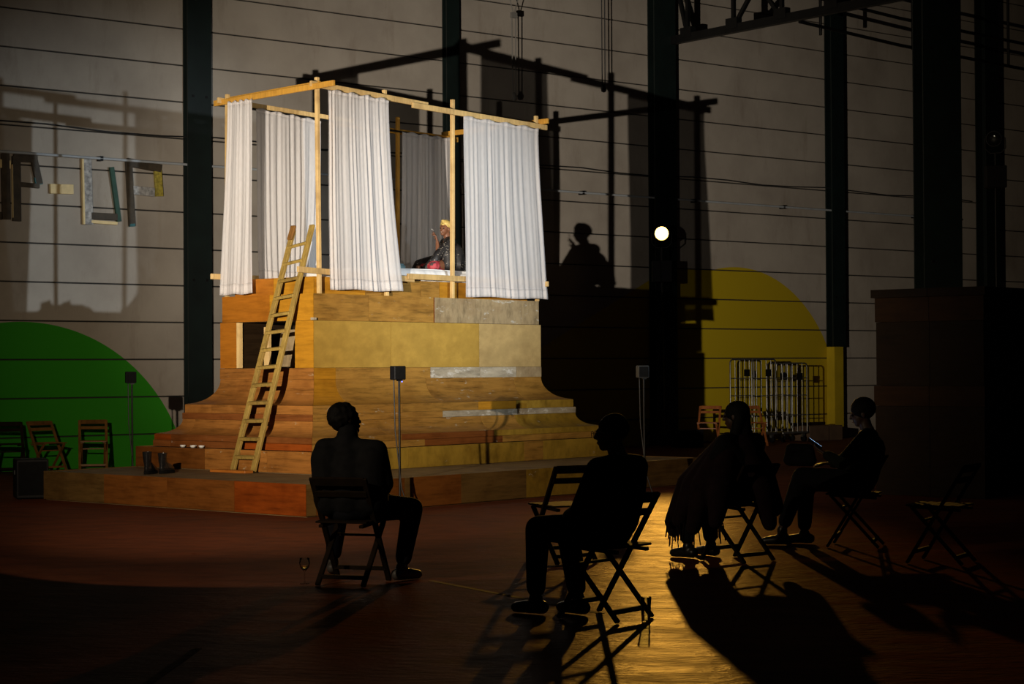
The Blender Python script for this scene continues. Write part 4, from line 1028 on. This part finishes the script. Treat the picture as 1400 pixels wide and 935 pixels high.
ph = thing('phone', 'lit phone held by the person in green jacket', 'phone', Vector(P4) + Matrix.Rotation(P4Y, 3, 'Z') @ V(-0.05, 0.335, 0.875), P4Y)
rm = Matrix.Rotation(R(-55), 3, 'X') @ Matrix.Rotation(R(25), 3, 'Z')
MB().box((0, 0, 0), (0.07, 0.009, 0.14), rm).build('case', M['black'], ph); MB().box(rm @ V(0, -0.0055, 0), (0.062, 0.002, 0.128), rm).build('screen', M['screen'], ph)
o = blob('shoulder_bag', [('c', [(V(-0.1, 0, 0.1), 0.055), (V(0.1, 0, 0.1), 0.055)]), ('c', [(V(-0.09, 0, 0.2), 0.04), (V(0.09, 0, 0.2), 0.04)]), ('c', [(V(-0.1, 0, 0.1), 0.05), (V(-0.09, 0, 0.2), 0.04)]), ('c', [(V(0.1, 0, 0.1), 0.05), (V(0.09, 0, 0.2), 0.04)])], M['cloth_black'], None, 0.01)
o.location = Vector(P4) + Matrix.Rotation(P4Y, 3, 'Z') @ V(-0.02, 0.47, 0.635); o.rotation_euler = (0, 0, P4Y + 1.3); tag(o, 'dark soft bag standing on the phone user\'s knees', 'bag')

# the seated woman on the bed
PB = PW(3.02, 0.62, 2.815); PBY = R(107)
J = dict(pelvis=(0, 0, 0.11), chest=(0.0, -0.02, 0.30), neck=(0, -0.02, 0.455), head=(0.0, 0.02, 0.585), face=(R(42), R(2), R(-3)), smile=True,
         shL=(-0.16, -0.02, 0.41), shR=(0.16, -0.02, 0.41), elL=(-0.20, 0.17, 0.21), elR=(0.22, 0.08, 0.2), wrL=(-0.15, 0.165, 0.40), wrR=(0.1, 0.26, 0.12),
         handL=((0.05, 0.25, 1), (0.2, 0.9, -0.2), -1, [0.15, 0.25, 0.6, 0.9]), handR=((-0.4, 0.9, -0.1), (0, 0, -1), -1, 0.4),
         hipL=(-0.1, 0.02, 0.1), hipR=(0.1, 0.02, 0.1), knL=(-0.27, 0.26, 0.075), knR=(0.22, 0.28, 0.085), anL=(0.05, 0.26, 0.06), anR=(-0.05, 0.40, 0.06), toeL=(1, 0.2, 0), toeR=(-1, 0.2, 0))
s = 0.9
t = thing('person', 'seated woman in black patterned robe and gold headwrap, hand raised, on the bed', 'person', PB, PBY)
g = lambda k: V(*J[k]); hm = head_frame(J['head'], *J['face']); hc = g('head')
pr = [('c', [(g('neck'), 0.052), (g('neck').lerp(hc, 0.55), 0.047)]), ('c', [(g('neck'), 0.055), (g('chest'), 0.095), (g('pelvis'), 0.1)]), ('c', [(g('shL'), 0.045), (g('neck') - V(0, 0, 0.02), 0.05), (g('shR'), 0.045)])] + head_prims(hc, hm, s)
for sd in 'LR':
    pr += [('c', [(g('sh' + sd), 0.045), (g('el' + sd), 0.034), (g('wr' + sd), 0.024)])] + hand_prims(g('wr' + sd), *J['hand' + sd], s=0.92)
    pr += [('c', [(g('pelvis'), 0.09), (g('hip' + sd), 0.085), (g('kn' + sd), 0.055), (g('an' + sd), 0.038)])]
    a = g('an' + sd); d = V(*J['toe' + sd]).normalized(); pr += [('c', [(a, 0.036), (a + d * 0.12, 0.026)])]
b = blob('body', pr, M['skin'], t, 0.006, 2); face_parts(b, hc, hm, s, True)
rb = [('c', [(g('neck') - V(0, 0.03, 0.035), 0.07), (g('chest') - V(0, 0.03, 0), 0.125), (g('pelvis'), 0.15)]),
      ('c', [(g('neck') - V(0, 0, 0.03), 0.062), (g('shL'), 0.068), (g('elL') + V(0, 0.0, 0.02), 0.06), (V(-0.21, 0.2, 0.17), 0.06), (V(-0.2, 0.34, 0.05), 0.045)]),
      ('c', [(g('neck') - V(0, 0, 0.03), 0.062), (g('shR'), 0.068), (g('elR'), 0.062), (g('wrR') - V(0, 0.05, 0), 0.05)]),
      ('c', [(g('shL'), 0.06), (V(-0.16, 0.02, 0.25), 0.10), (V(-0.18, 0.02, 0.10), 0.095)]), ('c', [(g('shR'), 0.06), (V(0.16, 0.02, 0.25), 0.10), (V(0.18, 0, 0.10), 0.1)]),
      ('c', [(V(-0.05, -0.1, 0.3), 0.1), (V(-0.12, -0.16, 0.1), 0.1), (V(-0.2, -0.18, 0.05), 0.05)]),
      ('c', [(g('elR'), 0.06), (V(0.05, 0.36, 0.1), 0.08), (V(0.0, 0.44, 0.045), 0.045)])]
blob('robe', rb, M['kimono'], t, 0.010, 3)
blob('skirt', [('c', [(g('pelvis') - V(0, 0, 0.02), 0.12), (g('knL'), 0.068), (V(-0.05, 0.30, 0.06), 0.06)]), ('c', [(g('pelvis') - V(0, 0, 0.02), 0.12), (g('knR'), 0.07), (V(-0.02, 0.33, 0.06), 0.06)])], M['skirt'], t, 0.010, 3)
c0 = hc
wrp = [('e', c0 + hm @ V(0, -0.035, 0.058), (0.083, 0.094, 0.068), hm @ Matrix.Rotation(0.3, 3, 'X')), ('e', c0 + hm @ V(0.0, -0.085, 0.03), (0.06, 0.05, 0.055), hm)]
for k in range(3):
    wrp.append(('c', [(c0 + hm @ V(-0.076, -0.05, 0.012 + 0.022 * k), 0.015), (c0 + hm @ V(-0.05, 0.02 - 0.012 * k, 0.04 + 0.022 * k), 0.016), (c0 + hm @ V(0, 0.056 - 0.02 * k, 0.055 + 0.024 * k), 0.017), (c0 + hm @ V(0.05, 0.02 - 0.012 * k, 0.04 + 0.022 * k), 0.016), (c0 + hm @ V(0.076, -0.05, 0.012 + 0.022 * k), 0.015)]))
wrp.append(('e', c0 + hm @ V(0.015, 0.03, 0.105), (0.03, 0.024, 0.02), hm))
blob('headwrap', wrp, M['gold_wrap'], t, 0.006, 2)
MB().tube([g('wrL') + V(0.0, 0.05, 0.15), g('wrL') + V(-0.05, 0.09, 0.165)], 0.004, 6).build('cigarette', M['ceramic'], t)
